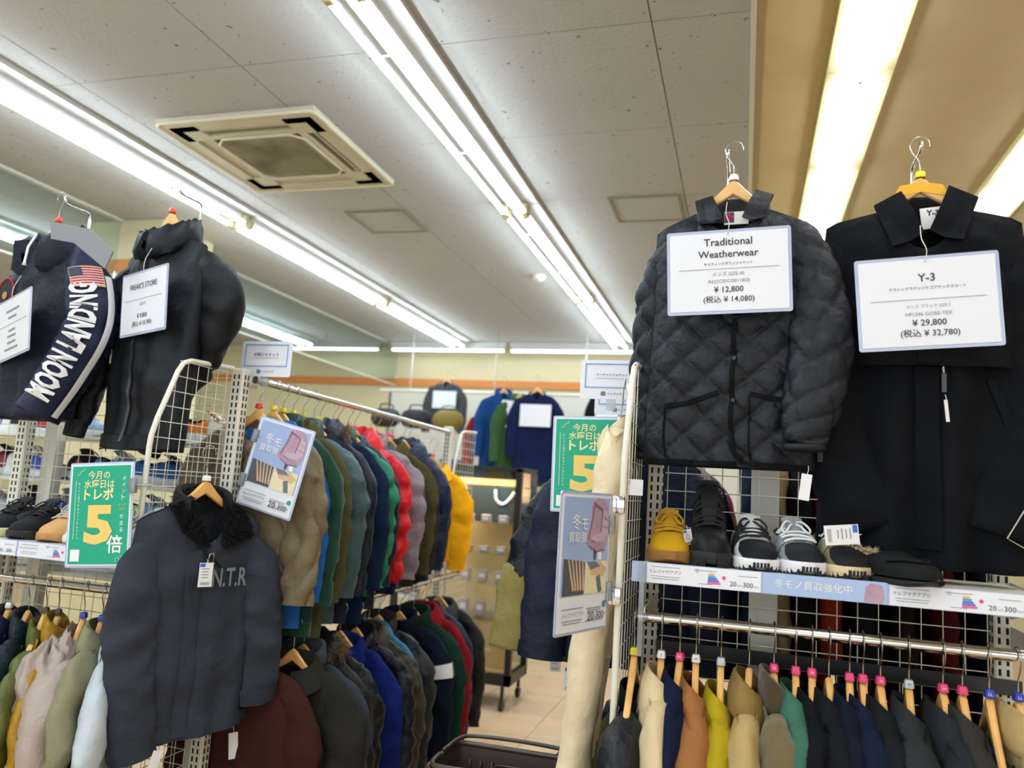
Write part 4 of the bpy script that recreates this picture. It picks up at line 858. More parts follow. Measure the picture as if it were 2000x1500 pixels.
# -- aisle rack, upper rail (garments face the photographer)
GA = 'jackets on the upper aisle rail'; WA = 'on the upper aisle rail'
def face(**k):
    d = dict(D=0.035, Dh=0.045, sw=0.20, cw=0.205, hw=0.205, L=0.66, z0=-0.07, drop=0.06, nw=0.075, nd=0.04, slope=0.42, flat=0.55, slr=0.072, cur=0.052, nu=34, nv=44, sm=40, sn=22, wr=0.005, fold=0.008); d.update(k); return G(**d)
QF = dict(nu=56, nv=80, sm=60, sn=36)
UP = [
 (2.455, 'quilted_jacket', 'taupe onion quilted jacket', R_RED, face(m=c_('76684f', 'nylon'), collar='rib', style='onion', per=0.11, amp=0.028, D=0.045, slr=0.076, L=0.635, z0=-0.06, **QF)),
 (2.51, 'denim_jacket', 'bright blue denim jacket longer than the taupe jacket', R_YEL, face(m=c_('2460a8'), L=0.70, sw=0.17, cw=0.175, hw=0.18, slr=0.055)),
 (2.585, 'fleece_jacket', 'dark green fleece lined jacket', R_YEL, face(m=c_('17402f', sheen=0.3), L=0.735, collar='stand', D=0.045)),
 (2.66, 'field_jacket', 'olive khaki jacket with cuffed hem', R_YEL, face(m=c_('4d4a2c'), L=0.75, collar='fold')),
 (2.755, 'coated_jacket', 'teal grey coated jacket with a snap shoulder tab', R_YEL, face(m=c_('3f5659', 'nylon'), L=0.72, collar='stand', slr=0.085, D=0.045, wr=0.006)),
 (2.84, 'wool_jacket', 'charcoal jacket', None, face(m=c_('23262e'), L=0.72)),
 (2.92, 'parka', 'navy parka with brown fur collar', R_YEL, face(m=c_('131b30', 'nylon'), L=0.74, collar='hood', fur=FURN, slr=0.082)),
 (3.03, 'coat', 'black and blue long jacket', R_YEL, face(m=c_('15243f'), L=0.76)),
 (3.11, 'down_jacket', 'green puffer jacket', R_YEL, face(m=c_('14785a', 'nylon'), L=0.66, collar='stand', style='puffer', per=0.10, amp=0.024, slr=0.085, cur=0.05, D=0.05, **dict(QF, nu=36))),
 (3.20, 'padded_jacket', 'midnight blue padded jacket behind the green puffer', None, face(m=c_('141a2b', 'nylon'), L=0.72)),
 (3.31, 'down_jacket', 'red puffer jacket with navy cuffs', R_PINK, face(m=c_('d40e20', 'nylon'), L=0.66, collar='hood', style='puffer', per=0.105, amp=0.024, slr=0.09, cur=0.058, D=0.055, mr=c_('161c30'), **dict(QF, nu=36))),
 (3.47, 'down_jacket', 'mauve grey puffer jacket', R_PINK, face(m=c_('8a7c85', 'nylon'), L=0.66, collar='stand', style='puffer', per=0.12, amp=0.020, slr=0.085, D=0.05, **dict(QF, nu=36))),
 (3.60, 'wool_jacket', 'slate grey jacket with open collar', R_PINK, face(m=c_('4d4f50'), L=0.68, collar='shirt')),
 (3.72, 'field_jacket', 'olive drab jacket with a rolled collar', R_PINK, face(m=c_('4b4629'), L=0.68, collar='fold', slr=0.085)),
 (3.84, 'wool_jacket', 'dark brown jacket', R_PINK, face(m=c_('352d2b'), L=0.66)),
 (3.97, 'padded_jacket', 'glossy dark navy jacket', None, face(m=c_('14213f', 'nylon', ), L=0.70, collar='hood', slr=0.085, style='puffer', per=0.10, amp=0.006)),
 (4.12, 'padded_jacket', 'black jacket next to the rack end', None, face(m=c_('14161b', 'nylon'), L=0.66)),
]
for k, (y, nm, ds, ring, P) in enumerate(UP):
    P['seed'] = k + 40; P['L'] += 0.0 if k == 0 else 0.065; xr = -1.66 - 0.042 * (y - 2.37)
    lean = 0.0
    put(nm, ds, WA, 'jacket', GA, (xr, y, H + 0.325), 0.10 * math.sin(k * 1.9) + 0.05, P, ring, None, gdx=(-0.03 if k == 0 else 0.0) + 0.02 * math.sin(k * 3.1) - 0.055 * (y - 2.5))
Pyl = face(m=c_('ffb414', 'cloth'), collar='shirt', L=0.62, slr=0.085, D=0.05, sw=0.17, cw=0.18, hw=0.19, wr=0.006)
build_garment('rain_jacket', 'bright yellow jacket hanging at the end of the aisle rack', 'jacket', GA, (-1.83, 4.50, H + 0.17), 0.15, Pyl)
hanger((-1.83, 4.50, H + 0.17), 0.15, 'wooden hanger with pink ring holding the bright yellow jacket', 'hangers of ' + GA, R_PINK, None, M_WOOD, 0.16)
# -- aisle rack, lower rail
GB = 'jackets on the lower aisle rail'; WB = 'on the lower aisle rail'
LO = [
 (2.47, 'anorak', 'rust brown anorak with drawstring waist', face(m=c_('40231c'), L=0.72, collar='stand', D=0.06)),
 (2.56, 'field_jacket', 'dark olive grey jacket', face(m=c_('2b2a24'), L=0.76, slr=0.085)),
 (2.655, 'fleece_jacket', 'two tone grey jacket with black shoulder panel', face(m=c_('3c4147'), mc=c_('4a4d52'), ms=c_('3a3e47'), L=0.78, collar='stand', slr=0.085)),
 (2.75, 'parka', 'black parka with tan fur hood', face(m=c_('1a1c20', 'nylon'), L=0.78, collar='hood', fur=FURN)),
 (2.86, 'quilted_jacket', 'black diamond quilted coat', face(m=c_('131418', 'nylon'), L=0.84, style='diamond', per=0.075, amp=0.012, slr=0.085, **QF)),
 (2.96, 'coat', 'royal blue coat', face(m=c_('14246a'), L=0.80)),
 (3.06, 'down_jacket', 'shiny black puffer', face(m=c_('12161f', 'nylon'), L=0.72, style='puffer', per=0.07, amp=0.014, collar='stand', **dict(QF, nu=36))),
 (3.18, 'quilted_jacket', 'taupe grey diamond quilted coat', face(m=c_('3f3931', 'nylon'), L=0.84, style='diamond', per=0.085, amp=0.014, collar='fold', slr=0.085, **QF)),
 (3.30, 'padded_jacket', 'cyan blue jacket hem', face(m=c_('1480b0', 'nylon'), L=0.86, sw=0.18, hw=0.18, cw=0.18)),
 (3.40, 'down_jacket', 'dark grey puffer', face(m=c_('24272c', 'nylon'), L=0.78, style='puffer', per=0.12, amp=0.018, collar='stand', slr=0.085, **dict(QF, nu=36))),
 (3.56, 'sport_jacket', 'navy sports jacket with a white sleeve band', face(m=c_('111829'), L=0.74, collar='stand')),
 (3.70, 'coat', 'dark pine green jacket', face(m=c_('123428'), L=0.78, collar='stand', slr=0.085)),
 (3.86, 'padded_jacket', 'red and green lined jacket', face(m=c_('8c1822'), L=0.70, collar='fold')),
 (4.02, 'padded_jacket', 'deep blue jacket near the rack end', face(m=c_('14233e', 'nylon'), L=0.70)),
 (4.20, 'padded_jacket', 'black jacket with white fleck near the rack end', face(m=c_('17181b', 'nylon', ), L=0.72)),
]
for k, (y, nm, ds, P) in enumerate(LO):
    P['seed'] = k + 70; P['z0'] = -0.05; xr = -1.56 - 0.028 * (y - 2.39)
    t, m = put(nm, ds, WB, 'jacket', GB, (xr, y, H - 0.515), 0.09 * math.sin(k * 2.7) + 0.05, P, None, None, gdx=0.03 * math.sin(k * 1.3) + 0.02 - (0.08 if k == 0 else 0.0))
    if 'shoulder panel' in ds:
        strip(t, P, [(0.10, -0.12), (0.11, -0.25), (0.08, -0.36)], 0.12, 0.003, c_('16181c'), 'shoulder_panel', 0.003, 20)
        strip(t, P, [(0.08, -0.37), (0.09, -0.5), (0.09, -0.75)], 0.12, 0.003, c_('7e8488'), 'front_panel', 0.003, 20)
    if 'sleeve band' in ds:
        mo2, mp2, Ls2 = m[1]
        Gd = np.array([[mp2(a, b, 0.006, 0) for b in np.linspace(-0.2, 0.2, 24)] for a in (0.19, 0.21, 0.23, 0.25)]); B().grid(Gd).build('white_band', SPW, t, True)
# -- rack across the aisle
GC = 'jackets on the rail behind the winter poster'; WC = 'on the rail behind the winter poster'
BG = c_('e8d6b2')
Pb = face(m=BG, collar='rib', L=0.70, slr=0.062, cur=0.056, z0=-0.03, slope=0.30, flat=0.72, sh=0.028, cy=0.5, sm=44, D=0.032, Dh=0.036, mr=BG, wr=0.005, sleeves=[[(0.10, 0, -0.06), (0.155, 0, -0.11), (0.185, 0, -0.20), (0.19, 0.0, -0.48), (0.185, 0.0, -0.93)]] * 2)
LB = (-0.338, 2.21, H + 0.225)
tb, _ = build_garment('sweatshirt', 'beige sweatshirt with long sleeves hooked outside the wire end panel', 'sweatshirt', GC, LB, -PI / 2 + 0.10, Pb)
tb.rotation_euler = (-0.075, 0, -PI / 2 + 0.10)
hb = hanger(LB, -PI / 2 + 0.10, 'wooden hanger of the beige sweatshirt', 'hangers of ' + GC, None, None, M_WOOD, 0.19); hb.rotation_euler = (-0.075, 0, -PI / 2 + 0.10)
put('soft_shell_jacket', 'navy soft shell jacket', WC, 'jacket', GC, (-0.33, 2.625, H + 0.325), 0.10, face(m=c_('111a33', 'nylon', rough=0.6), collar='stand', L=0.76, slr=0.085, cur=0.07, sw=0.215, sleeves=[[(0.18, 0, -0.16), (0.24, -0.01, -0.30), (0.265, -0.02, -0.55), (0.275, -0.03, -0.77)]] * 2, seed=91), None, None, gdx=-0.02)
tk, mk = put('mountain_parka', 'two tone black and khaki parka', WC, 'jacket', GC, (-0.33, 2.74, H + 0.325), 0.05, face(m=c_('12171d', 'nylon'), collar='hood', L=0.80, slr=0.085, cur=0.07, sw=0.225, sleeves=[[(0.19, 0, -0.17), (0.28, -0.01, -0.35), (0.33, -0.02, -0.55), (0.35, -0.03, -0.76)]] * 2, seed=92), None, None, gdx=-0.06)
for q, s in enumerate((-1, 1)):
    Pk = face(slr=0.092, cur=0.08, sm=24, wr=0.003)
    make_sleeve(Pk, [(s * 0.318, -0.015, -0.50), (s * 0.34, -0.025, -0.64), (s * 0.351, -0.03, -0.775)], tk, s, ra=([0, 0.03, 1], [0.080, 0.098, 0.092]), mat_=c_('948750'), name='sleeve_panel')
for k, (y, nm, ds, P) in enumerate([
 (2.84, 'sweatshirt', 'light grey sweatshirt', face(m=c_('8f8e8a'), L=0.80, collar='rib')), (2.92, 'field_jacket', 'moss olive jacket', face(m=c_('6e6a2c'), L=0.80)),
 (3.0, 'padded_jacket', 'maroon padded jacket', face(m=c_('5d1a2c', 'nylon'), L=0.70, collar='hood', sw=0.22)), (3.15, 'down_jacket', 'ink navy down jacket', face(m=c_('10182a', 'nylon'), style='puffer', per=0.08, amp=0.008, collar='hood')),
 (3.35, 'parka', 'black hooded parka', face(m=c_('16181c', 'nylon'), collar='hood', L=0.78)), (3.6, 'parka', 'mustard hooded parka', face(m=c_('9a7420', 'nylon'), collar='hood', L=0.72)), (3.9, 'parka', 'blue hooded parka', face(m=c_('1b3a66', 'nylon'), collar='hood', L=0.74))]):
    P['seed'] = 95 + k; put(nm, ds, WC, 'jacket', GC, (-0.33, y, H + 0.325), 0.06 * math.sin(k), P, None, None)
GE = 'jackets on the low rail behind the basket'
put('field_jacket', 'olive cotton jacket with open collar', 'on the low rail behind the basket', 'jacket', GE, (-0.36, 2.95, H - 0.66), 0.15, face(m=c_('4d4f2a'), L=0.55, collar='fold', sw=0.22, slope=0.3, seed=111), None, None)
put('padded_jacket', 'black padded jacket', 'on the low rail behind the basket', 'jacket', GE, (-0.36, 3.12, H - 0.66), 0.0, face(m=c_('121418', 'nylon'), L=0.55, collar='hood', sw=0.21, seed=112), None, None)
# -- coats on the far side of the facing rack, seen through its wire grid
GF = 'coats behind the wire grid'
rail(rackR, (-0.02, 2.68, H + 0.33), (0.95, 2.68, H + 0.33))
for k, (x, ds, col_) in enumerate([(0.03, 'ink navy coat', '101a33'), (0.095, 'sand beige coat', '8f7a58'), (0.16, 'black coat', '121317'), (0.23, 'rust orange coat', '8a2c12'), (0.32, 'near black wool coat', '17181c'), (0.42, 'dark brown coat', '231a16'), (0.52, 'deep maroon coat', '4a120e'), (0.62, 'inky navy coat', '10141f')]):
    put('coat', ds, 'hanging behind the wire grid of the shoe shelf', 'coat', GF, (x, 2.68, H + 0.33), PI / 2, edge(m=c_(col_), L=1.15, D=0.03, sw=0.19, collar='shirt', seed=120 + k), None, None)
# ------------------------------------------------------------------ shoes
SHT = np.array([0, 0.015, 0.04, 0.09, 0.15, 0.22, 0.3, 0.38, 0.46, 0.54, 0.62, 0.7, 0.78, 0.86, 0.93, 0.975, 1.0])
def shoe_sections(kind, L):
    t = SHT; w = np.interp(t, [0, 0.02, 0.06, 0.15, 0.33, 0.5, 0.75, 0.92, 0.98, 1], [0.008, 0.024, 0.038, 0.048, 0.052, 0.044, 0.038, 0.036, 0.026, 0.008])
    if kind == 'boot': h = np.interp(t, [0, 0.02, 0.08, 0.25, 0.36, 0.46, 0.56, 0.68, 0.9, 0.98, 1], [0.03, 0.058, 0.076, 0.086, 0.105, 0.15, 0.185, 0.195, 0.19, 0.185, 0.15])
    elif kind == 'moc': h = np.interp(t, [0, 0.02, 0.08, 0.25, 0.42, 0.5, 0.62, 0.85, 0.97, 1], [0.02, 0.036, 0.048, 0.062, 0.075, 0.066, 0.058, 0.062, 0.06, 0.04])
    else: h = np.interp(t, [0, 0.02, 0.08, 0.22, 0.36, 0.48, 0.58, 0.66, 0.8, 0.93, 0.98, 1], [0.02, 0.042, 0.054, 0.066, 0.082, 0.098, 0.104, 0.084, 0.080, 0.096, 0.09, 0.06])
    return t, -L / 2 + L * t, w, h
def shoe_upper_pt(kind, L, tt, th, off=0.0):
    t, y, w, h = shoe_sections(kind, L); W = np.interp(tt, t, w) + off; Hh = np.interp(tt, t, h) + off; Y = -L / 2 + L * tt
    c, s = math.cos(th), math.sin(th); e = 0.72
    return (W * math.copysign(abs(c) ** e, c), Y - off * max(0, 1 - tt * 12), 0.018 + (Hh - 0.018) * abs(s) ** e)
def make_shoe(label, group, loc, rotz, kind='sneaker', upper='808080', sole='eeeeee', lace='ffffff', toe=None, side=None, tongue=None, soleh=0.03, L=0.29, tread=None, lining=None, rough=0.7, letter=None, name='sneaker'):
    t = thing(name, label, 'shoe', loc, rotz, group); mu = mat('shoe_%s_%s' % (upper, kind), upper, rough, bump=0.25, bscale=120, var=0.05, spec=0.2); ms = mat('shoe_sole_' + sole, sole, 0.6)
    ths = np.linspace(0, PI, 15)
    R = np.array([[shoe_upper_pt(kind, L, a, th) for th in ths] for a in SHT]); B().grid(R).build('upper', mu, t, True)
    so = []
    tt, y, w, h = shoe_sections(kind, L)
    for k in range(len(tt)):
        sp = 0.012 * max(0, 1 - tt[k] / 0.16) ** 2; W = w[k] + (0.006 if 0.01 < tt[k] < 0.99 else 0.002); z1 = soleh * (1 + 0.25 * (tt[k] > 0.5) * min(1, (tt[k] - 0.5) * 4)); yy = y[k] + (-0.006 if k == 0 else (0.005 if k == len(tt) - 1 else 0))
        so.append([(-W * 0.9, yy, sp), (W * 0.9, yy, sp), (W, yy, sp + 0.006), (W, yy, z1 - 0.004), (W * 0.9, yy, z1), (-W * 0.9, yy, z1), (-W, yy, z1 - 0.004), (-W, yy, sp + 0.006)])
    b = B().grid(np.array(so), True); n = len(so); b.F += [tuple(range(8)), tuple(range(8 * n - 8, 8 * n))[::-1]]; b.build('sole', ms, t, True, 40)
    if tread:
        b = B()
        for k in range(9):
            a = 0.02 + 0.035 * k; W = np.interp(a, tt, w)
            for s in (-1, 1): b.box((s * (W - 0.002), -L / 2 + L * a, 0.008), (0.014, 0.006, 0.013))
        for k in range(5): b.box((-0.016 + 0.008 * k, -L / 2 - 0.003, 0.016), (0.005, 0.008, 0.012))
        tag(b.build('tread', mat('shoe_sole_' + tread, tread, 0.7), t), kind='stuff')
    if toe:
        a0, a1 = (0.0, 0.20)
        Gd = np.array([[shoe_upper_pt(kind, L, a, th, 0.0025) for th in np.linspace(0.1 + 3.4 * max(0, a - 0.03), PI - 0.1 - 3.4 * max(0, a - 0.03), 13)] for a in np.linspace(0.002, 0.26, 11)])
        B().grid(Gd).build('toe_guard', mat('shoe_%s_t' % toe, toe, 0.7, spec=0.2), t, True)
    if side:
        for s in (0, 1):
            Gd = np.array([[shoe_upper_pt(kind, L, a, (th if s == 0 else PI - th), 0.002) for th in np.linspace(0.12, 0.95, 6)] for a in np.linspace(0.30, 0.56, 9)])
            B().grid(Gd).build('side_panel', mat('shoe_%s_s' % side, side, 0.6), t, True)
    # opening: without a lining colour, dark insert stands for shade inside; then tongue
    ml = mat('shoe_lining_or_shade_' + (lining or '1a1a1a'), lining or '1a1a1a', 0.9)
    o = []
    for (sc, dz) in ((1.0, 0.004), (0.75, 0.0), (0.4, -0.01), (0.05, -0.014)):
        row = []
        for q in range(18):
            an = 2 * PI * q / 18; a = 0.78 + 0.15 * math.cos(an) * sc; x = 0.029 * math.sin(an) * sc; hz = float(np.interp(a, tt, h)); row.append((x, -L / 2 + L * a, hz + dz))
        o.append(row)
    B().grid(np.array(o), True).build('opening', ml, t, True)
    if kind != 'moc':
        mt = mat('shoe_%s_g' % (tongue or upper), tongue or upper, 0.8); a0, a1 = (0.30, 0.585) if kind != 'boot' else (0.30, 0.60); extra = 0.028 if kind != 'boot' else 0.02
        rows = []
        for a in np.linspace(a0, a1, 10):
            f = (a - a0) / (a1 - a0); rows.append([(x * (0.55 + 0.45 * f), -L / 2 + L * a + 0.0, float(np.interp(a, tt, h)) + 0.002 + 0.004 * (1 - (x / 0.026) ** 2) + extra * f ** 3) for x in np.linspace(-0.026, 0.026, 7)])
        back = [[(p[0], p[1] + 0.010, p[2] - 0.003) for p in r] for r in rows[::-1]]
        B().grid(np.array(rows + back)).build('tongue', mt, t, True)
        mlc = mat('lace_' + lace, lace, 0.8, bump=0.4, bscale=200); nl = 5 if kind != 'boot' else 7
        for k in range(nl):
            a = 0.29 + (0.25 if kind != 'boot' else 0.28) * k / (nl - 1); hw = 0.62 + 0.05 * k
            pts = []
            for q in range(9):
                th = PI / 2 + (q / 8 - 0.5) * 2 * hw * 0.95; p = shoe_upper_pt(kind, L, a + 0.012 * math.sin((q / 8 - 0.5) * 2) * (1 if k % 2 else -1), th, 0.007); pts.append(p)
            B().tube(pts, 0.0032, 6).build('lace', mlc, t, True)
        p0 = shoe_upper_pt(kind, L, 0.54 if kind != 'boot' else 0.57, PI / 2, 0.012)
        for s in (-1, 1):
            lp = [(p0[0], p0[1], p0[2])] + [(p0[0] + s * x, p0[1] + y, p0[2] + z) for (x, y, z) in ((0.018, -0.012, 0.006), (0.034, -0.03, -0.010), (0.028, -0.042, -0.02), (0.012, -0.025, -0.004))] + [(p0[0], p0[1], p0[2])]
            B().tube(spline(lp, 18), 0.0028, 6).build('lace_bow', mlc, t, True)
    else:
        pts = [shoe_upper_pt(kind, L, 0.10 + 0.35 * abs(q / 12 - 0.5) ** 1.5 * 2, 0.5 + (PI - 1.0) * q / 12, 0.004) for q in range(13)]
        B().tube(pts, 0.004, 6).build('moccasin_seam', mu, t, True)
        rim = [(0.031 * math.sin(an), -L / 2 + L * (0.78 + 0.165 * math.cos(an)), float(np.interp(0.78 + 0.165 * math.cos(an), tt, h)) + 0.004) for an in np.linspace(0, 2 * PI, 24)]
        fur(t, rim, 0.006, 900, 0.010, mat('shoe_fur_cream', 'cdb795', 0.9), 'fur_lining', 31)
    if letter:
        for s in (-1, 1):
            text(t, letter, s * (0.049), 0.048, 0.035, M_WHITE, y=-0.02, width=0.032, bold=0.0015, rot=(PI / 2, 0, s * PI / 2))
    return t
GS = 'shoes on the shelf under the quilted jacket'; SZ = H - 0.155
make_shoe('mustard yellow suede sneaker with gum sole, first beside the wire end panel', GS, (-0.185, 2.115, SZ), 0.14, upper='c79a12', sole='9a6a30', lace='c08e10', tongue='b98c10', soleh=0.032)
make_shoe('black leather lace up ankle boot between yellow and black white sneakers', GS, (-0.085, 2.12, SZ), 0.10, kind='boot', upper='16181a', sole='191a1b', lace='0f1012', soleh=0.036, tread='101112', rough=0.45, name='ankle_boot')
make_shoe('black and white running shoe right of the boot', GS, (0.02, 2.115, SZ), 0.16, upper='d8d8d4', sole='f0efea', lace='14161a', toe='14171c', side='1c2028', tongue='d5d5d0', tread='16181b', soleh=0.03)
make_shoe('grey running shoe with white laces', GS, (0.122, 2.115, SZ), 0.20, upper='9a9ea0', sole='efe9ee', lace='f4f4f4', toe='1e2023', side='8a8e92', tread='1f2022', letter='N', soleh=0.032)
make_shoe('olive tan running shoe with pale laces and white price card', GS, (0.222, 2.115, SZ), 0.20, upper='8a7a58', sole='d9c49a', lace='d5dde0', toe='19191b', side='8e8468', tread='1a1a1b', soleh=0.03)
make_shoe('black suede moccasin slipper with fleece lining', GS, (0.315, 2.02, SZ), 0.75, kind='moc', upper='0f1214', sole='111213', lining='c9b28c', soleh=0.014, name='moccasin', L=0.27)
GT = 'shoes on the shelf beside the green poster'; SZ2 = H - 0.265
for (x, ds, kw, r) in [(-2.42, 'black runner with pale sole', dict(upper='22242a', sole='e8e2b4', lace='111214', side='3c4046'), 0.1), (-2.30, 'all black low sneaker', dict(upper='1a1b1e', sole='1c1c1e', lace='0e0f10'), 0.15), (-2.18, 'tan sand sneaker with rounded toe', dict(upper='d8a468', sole='c79254', lace='c9c2b8'), 0.2),
                       (-2.06, 'white sneaker behind the green poster', dict(upper='dcdcd8', sole='eeeeea', lace='f2f2f2'), 0.1), (-1.95, 'green and grey mesh sneaker', dict(upper='a9aeb0', sole='e2e2e0', lace='cfd2d2', side='7c9a40', tongue='7c9a40'), 0.15), (-1.845, 'grey mesh sneaker with dark red lining, next to the end panel', dict(upper='b5b7b4', sole='d9d9d6', lace='c9cbc9', lining='5a1020'), 0.15)]:
    make_shoe(ds + ' on the shelf beside the green poster' if 'poster' not in ds and 'panel' not in ds else ds, GT, (x, 2.185, SZ2), r, **kw)
GU = 'shoes on the rack behind the wire grid'
PALS = [('e6e6e2', 'f2f2f0', '3a55b8'), ('1c1d20', 'd9b020', None), ('efefec', 'e4e4e2', None), ('2a2c33', 'e8e8e4', 'c32a2a'), ('cfd3da', 'eceae4', '5b3f6a'), ('e0862a', 'f0efe9', 'e8e2da'), ('8fb4d8', 'f0f0ee', None), ('27303f', 'dcdcd8', '8a2a3c'), ('d9cfc0', 'efe7d6', '46484c'), ('3f6fae', 'f2f2f2', None)]
CN = ['white and cobalt', 'black with yellow sole', 'plain white', 'black and red', 'grey and plum', 'orange', 'sky blue', 'navy and wine', 'cream and grey', 'royal blue']
LV = ['top', 'second', 'third', 'lowest']
for zi, z in enumerate(SHZ):
    for k in range(6):
        q = (k * 3 + zi * 7) % 10; u, s, sd = PALS[q]; x = -3.05 + 0.21 * k + 0.03 * (zi % 2)
        make_shoe('%s sneaker on the %s shelf behind the wire grid, %s along' % (CN[q], LV[zi], WH[k]), GU, (x, 2.60 + 0.03 * ((k + zi) % 2), z), PI / 2 + 0.45 * math.sin(k * 1.7 + zi), upper=u, sole=s, side=sd, lace='f0f0ee' if u > '5' else '2a2a2a', L=0.28)
# ------------------------------------------------------------------ signs, posters, tags
def card_case(t, w, h, rim=0.008):
    B().prism(rrect(w + 2 * rim, h + 2 * rim, 0.006), 0.0005, 0.003).build('plastic_case', M_CASE, t)
    B().prism(rrect(w, h, 0.001, 1), -0.001, 0.0005).build('paper', M_PAPER, t)
def price_sign(label, loc, rot, w, h, lines, rule, hook=True):
    t = thing('price_sign', label, 'sign', loc, 0, 'laminated price signs', rot=rot); card_case(t, w, h)
    for (s, fz, fw, m, bold) in lines:
        text(t, s, 0, h / 2 - fz * h, 0.02, m, width=fw * w, y=-0.0025, bold=bold)
    B().box((0, -0.0018, h / 2 - rule * h), (0.85 * w, 0.0008, 0.0008)).build('rule', M_INKL, t)
    if hook: B().tube(spline([(0, -0.003, h / 2 - 0.006), (0.004, -0.006, h / 2 + 0.02), (-0.003, 0.004, h / 2 + 0.05), (0, 0.02, h / 2 + 0.085)], 12), 0.0011, 5).build('tie', mat('cord_white', 'dcdcd2', 0.6), t, True)
    return t
BO = 0.0006
price_sign('white price sign hung on the black quilted jacket', (-0.050, 1.985, H + 0.578), (0.05, -0.042, 0), 0.287, 0.200, [('Traditional', .12, .41, M_INK, BO), ('Weatherwear', .275, .51, M_INK, BO), ('キルティングダウンジャケット', .40, .41, M_INK, 0.0002), ('メンズ SIZE 40', .53, .27, M_INKL, 0), ('A222CIDCO0118OJ', .63, .35, M_INKL, 0), ('¥ 12,800', .735, .25, M_INK, BO), ('(税込 ¥ 14,080)', .86, .43, M_INK, 0.0004)], .465)
price_sign('white price sign hung on the long black coat', (0.392, 1.935, H + 0.483), (0.05, -0.068, 0), 0.284, 0.200, [('Y-3', .215, .125, M_INK, BO), ('クラシックラゲッジドゴアテックスコート', .335, .56, M_INK, 0.0002), ('メンズ ブラック SIZE S', .545, .32, M_INKL, 0), ('HP1346 GORE-TEX', .635, .34, M_INKL, 0), ('¥ 29,800', .74, .25, M_INK, BO), ('(税込 ¥ 32,780)', .86, .43, M_INK, 0.0004)], .465)
price_sign('white price sign hung on the black funnel collar jacket', (-1.912, 2.075, H + 0.535), (0.06, -0.03, -0.38), 0.285, 0.200, [("FREAK'S STORE", .22, .62, M_INK, 0.0003), ('SIZE M', .53, .13, M_INKL, 0), ('¥ 9,800', .73, .23, M_INK, 0.0003), ('(税込 ¥ 10,780)', .86, .45, M_INK, 0.0002)], .44)
ms = price_sign('white price sign turned away on the navy hooded jacket', (-2.375, 2.01, H + 0.435), (0.05, -0.12, -0.40), 0.285, 0.200, [], .44)
b = B()
for (fz, fw) in ((.2, .4), (.32, .25), (.55, .2), (.65, .25), (.76, .25), (.87, .4)): b.box((0, -0.0018, 0.1 - fz * 0.2), (fw * 0.28, 0.0006, 0.007))
b.build('print', M_INKL, ms)
def category_sign(label, loc, rotz, s, w=0.205, h=0.128):
    t = thing('category_sign', label, 'sign', loc, rotz, 'blue framed section signs')
    B().prism(rrect(w, h, 0.006), 0.0, 0.003).build('panel', M_PAPER, t)
    f = B(); mb = mat('frame_blue', '7aa6e0', 0.5); iw, ih, cz = w * 0.84, h * 0.60, h * 0.10
    for (cx, z, dx, dz) in ((0, cz + ih / 2, iw, 0.003), (0, cz - ih / 2, iw, 0.003), (-iw / 2, cz, 0.003, ih + 0.003), (iw / 2, cz, 0.003, ih + 0.003)): f.box((cx, -0.001, z), (dx, 0.002, dz))
    f.build('frame_line', mb, t)
    text(t, s, 0, cz + 0.003, 0.02, M_INK, width=w * 0.50, y=-0.0015, bold=0.0003); B().box((0, -0.001, cz - 0.009), (w * 0.5, 0.0008, 0.0008)).build('underline', M_INKL, t)
    text(t, 'トレファク', 0.012, -h * 0.36, 0.012, M_INK, width=w * 0.22, y=-0.0015, bold=0.0005)
    B().prism(rrect(0.016, 0.014, 0.003, 2, -0.026, -h * 0.36), -0.0012, 0).build('logo_mark', mat('logo_grey', '777b80', 0.5), t)
    B().box((0, 0.006, -h / 2 - 0.01), (0.03, 0.004, 0.05)).build('holder', M_CLEAR, t); return t
category_sign('blue framed section sign above the taupe quilted jacket', (-1.645, 2.40, H + 0.405), 0.0, '中綿ジャケット')
category_sign('blue framed section sign above the green poster across the aisle', (-0.418, 2.50, H + 0.372), 0.0, 'フーデットジャケット')
category_sign('section sign partly hidden below the one across the aisle', (-0.435, 2.86, H + 0.36), 0.0, 'ジャケット')
M_GREEN = mat('poster_green', '0aa884', 0.5); M_PY = mat('poster_cream_yellow', 'f4e7a6', 0.5); M_GOLD = mat('poster_gold', 'f2d071', 0.5); M_OR = mat('poster_orange', 'e8b23c', 0.5)
def clip(t, x, z, m=M_CLEAR):
    c = B().rbox((x, -0.002, z), (0.022, 0.016, 0.045), 0.004, 2).build('clip', m, t, True, 40)
    B().cyl((x + 0.012, 0, z), (x + 0.045, 0.02, z), 0.005, 8).build('clip_arm', m, c, True, 40)
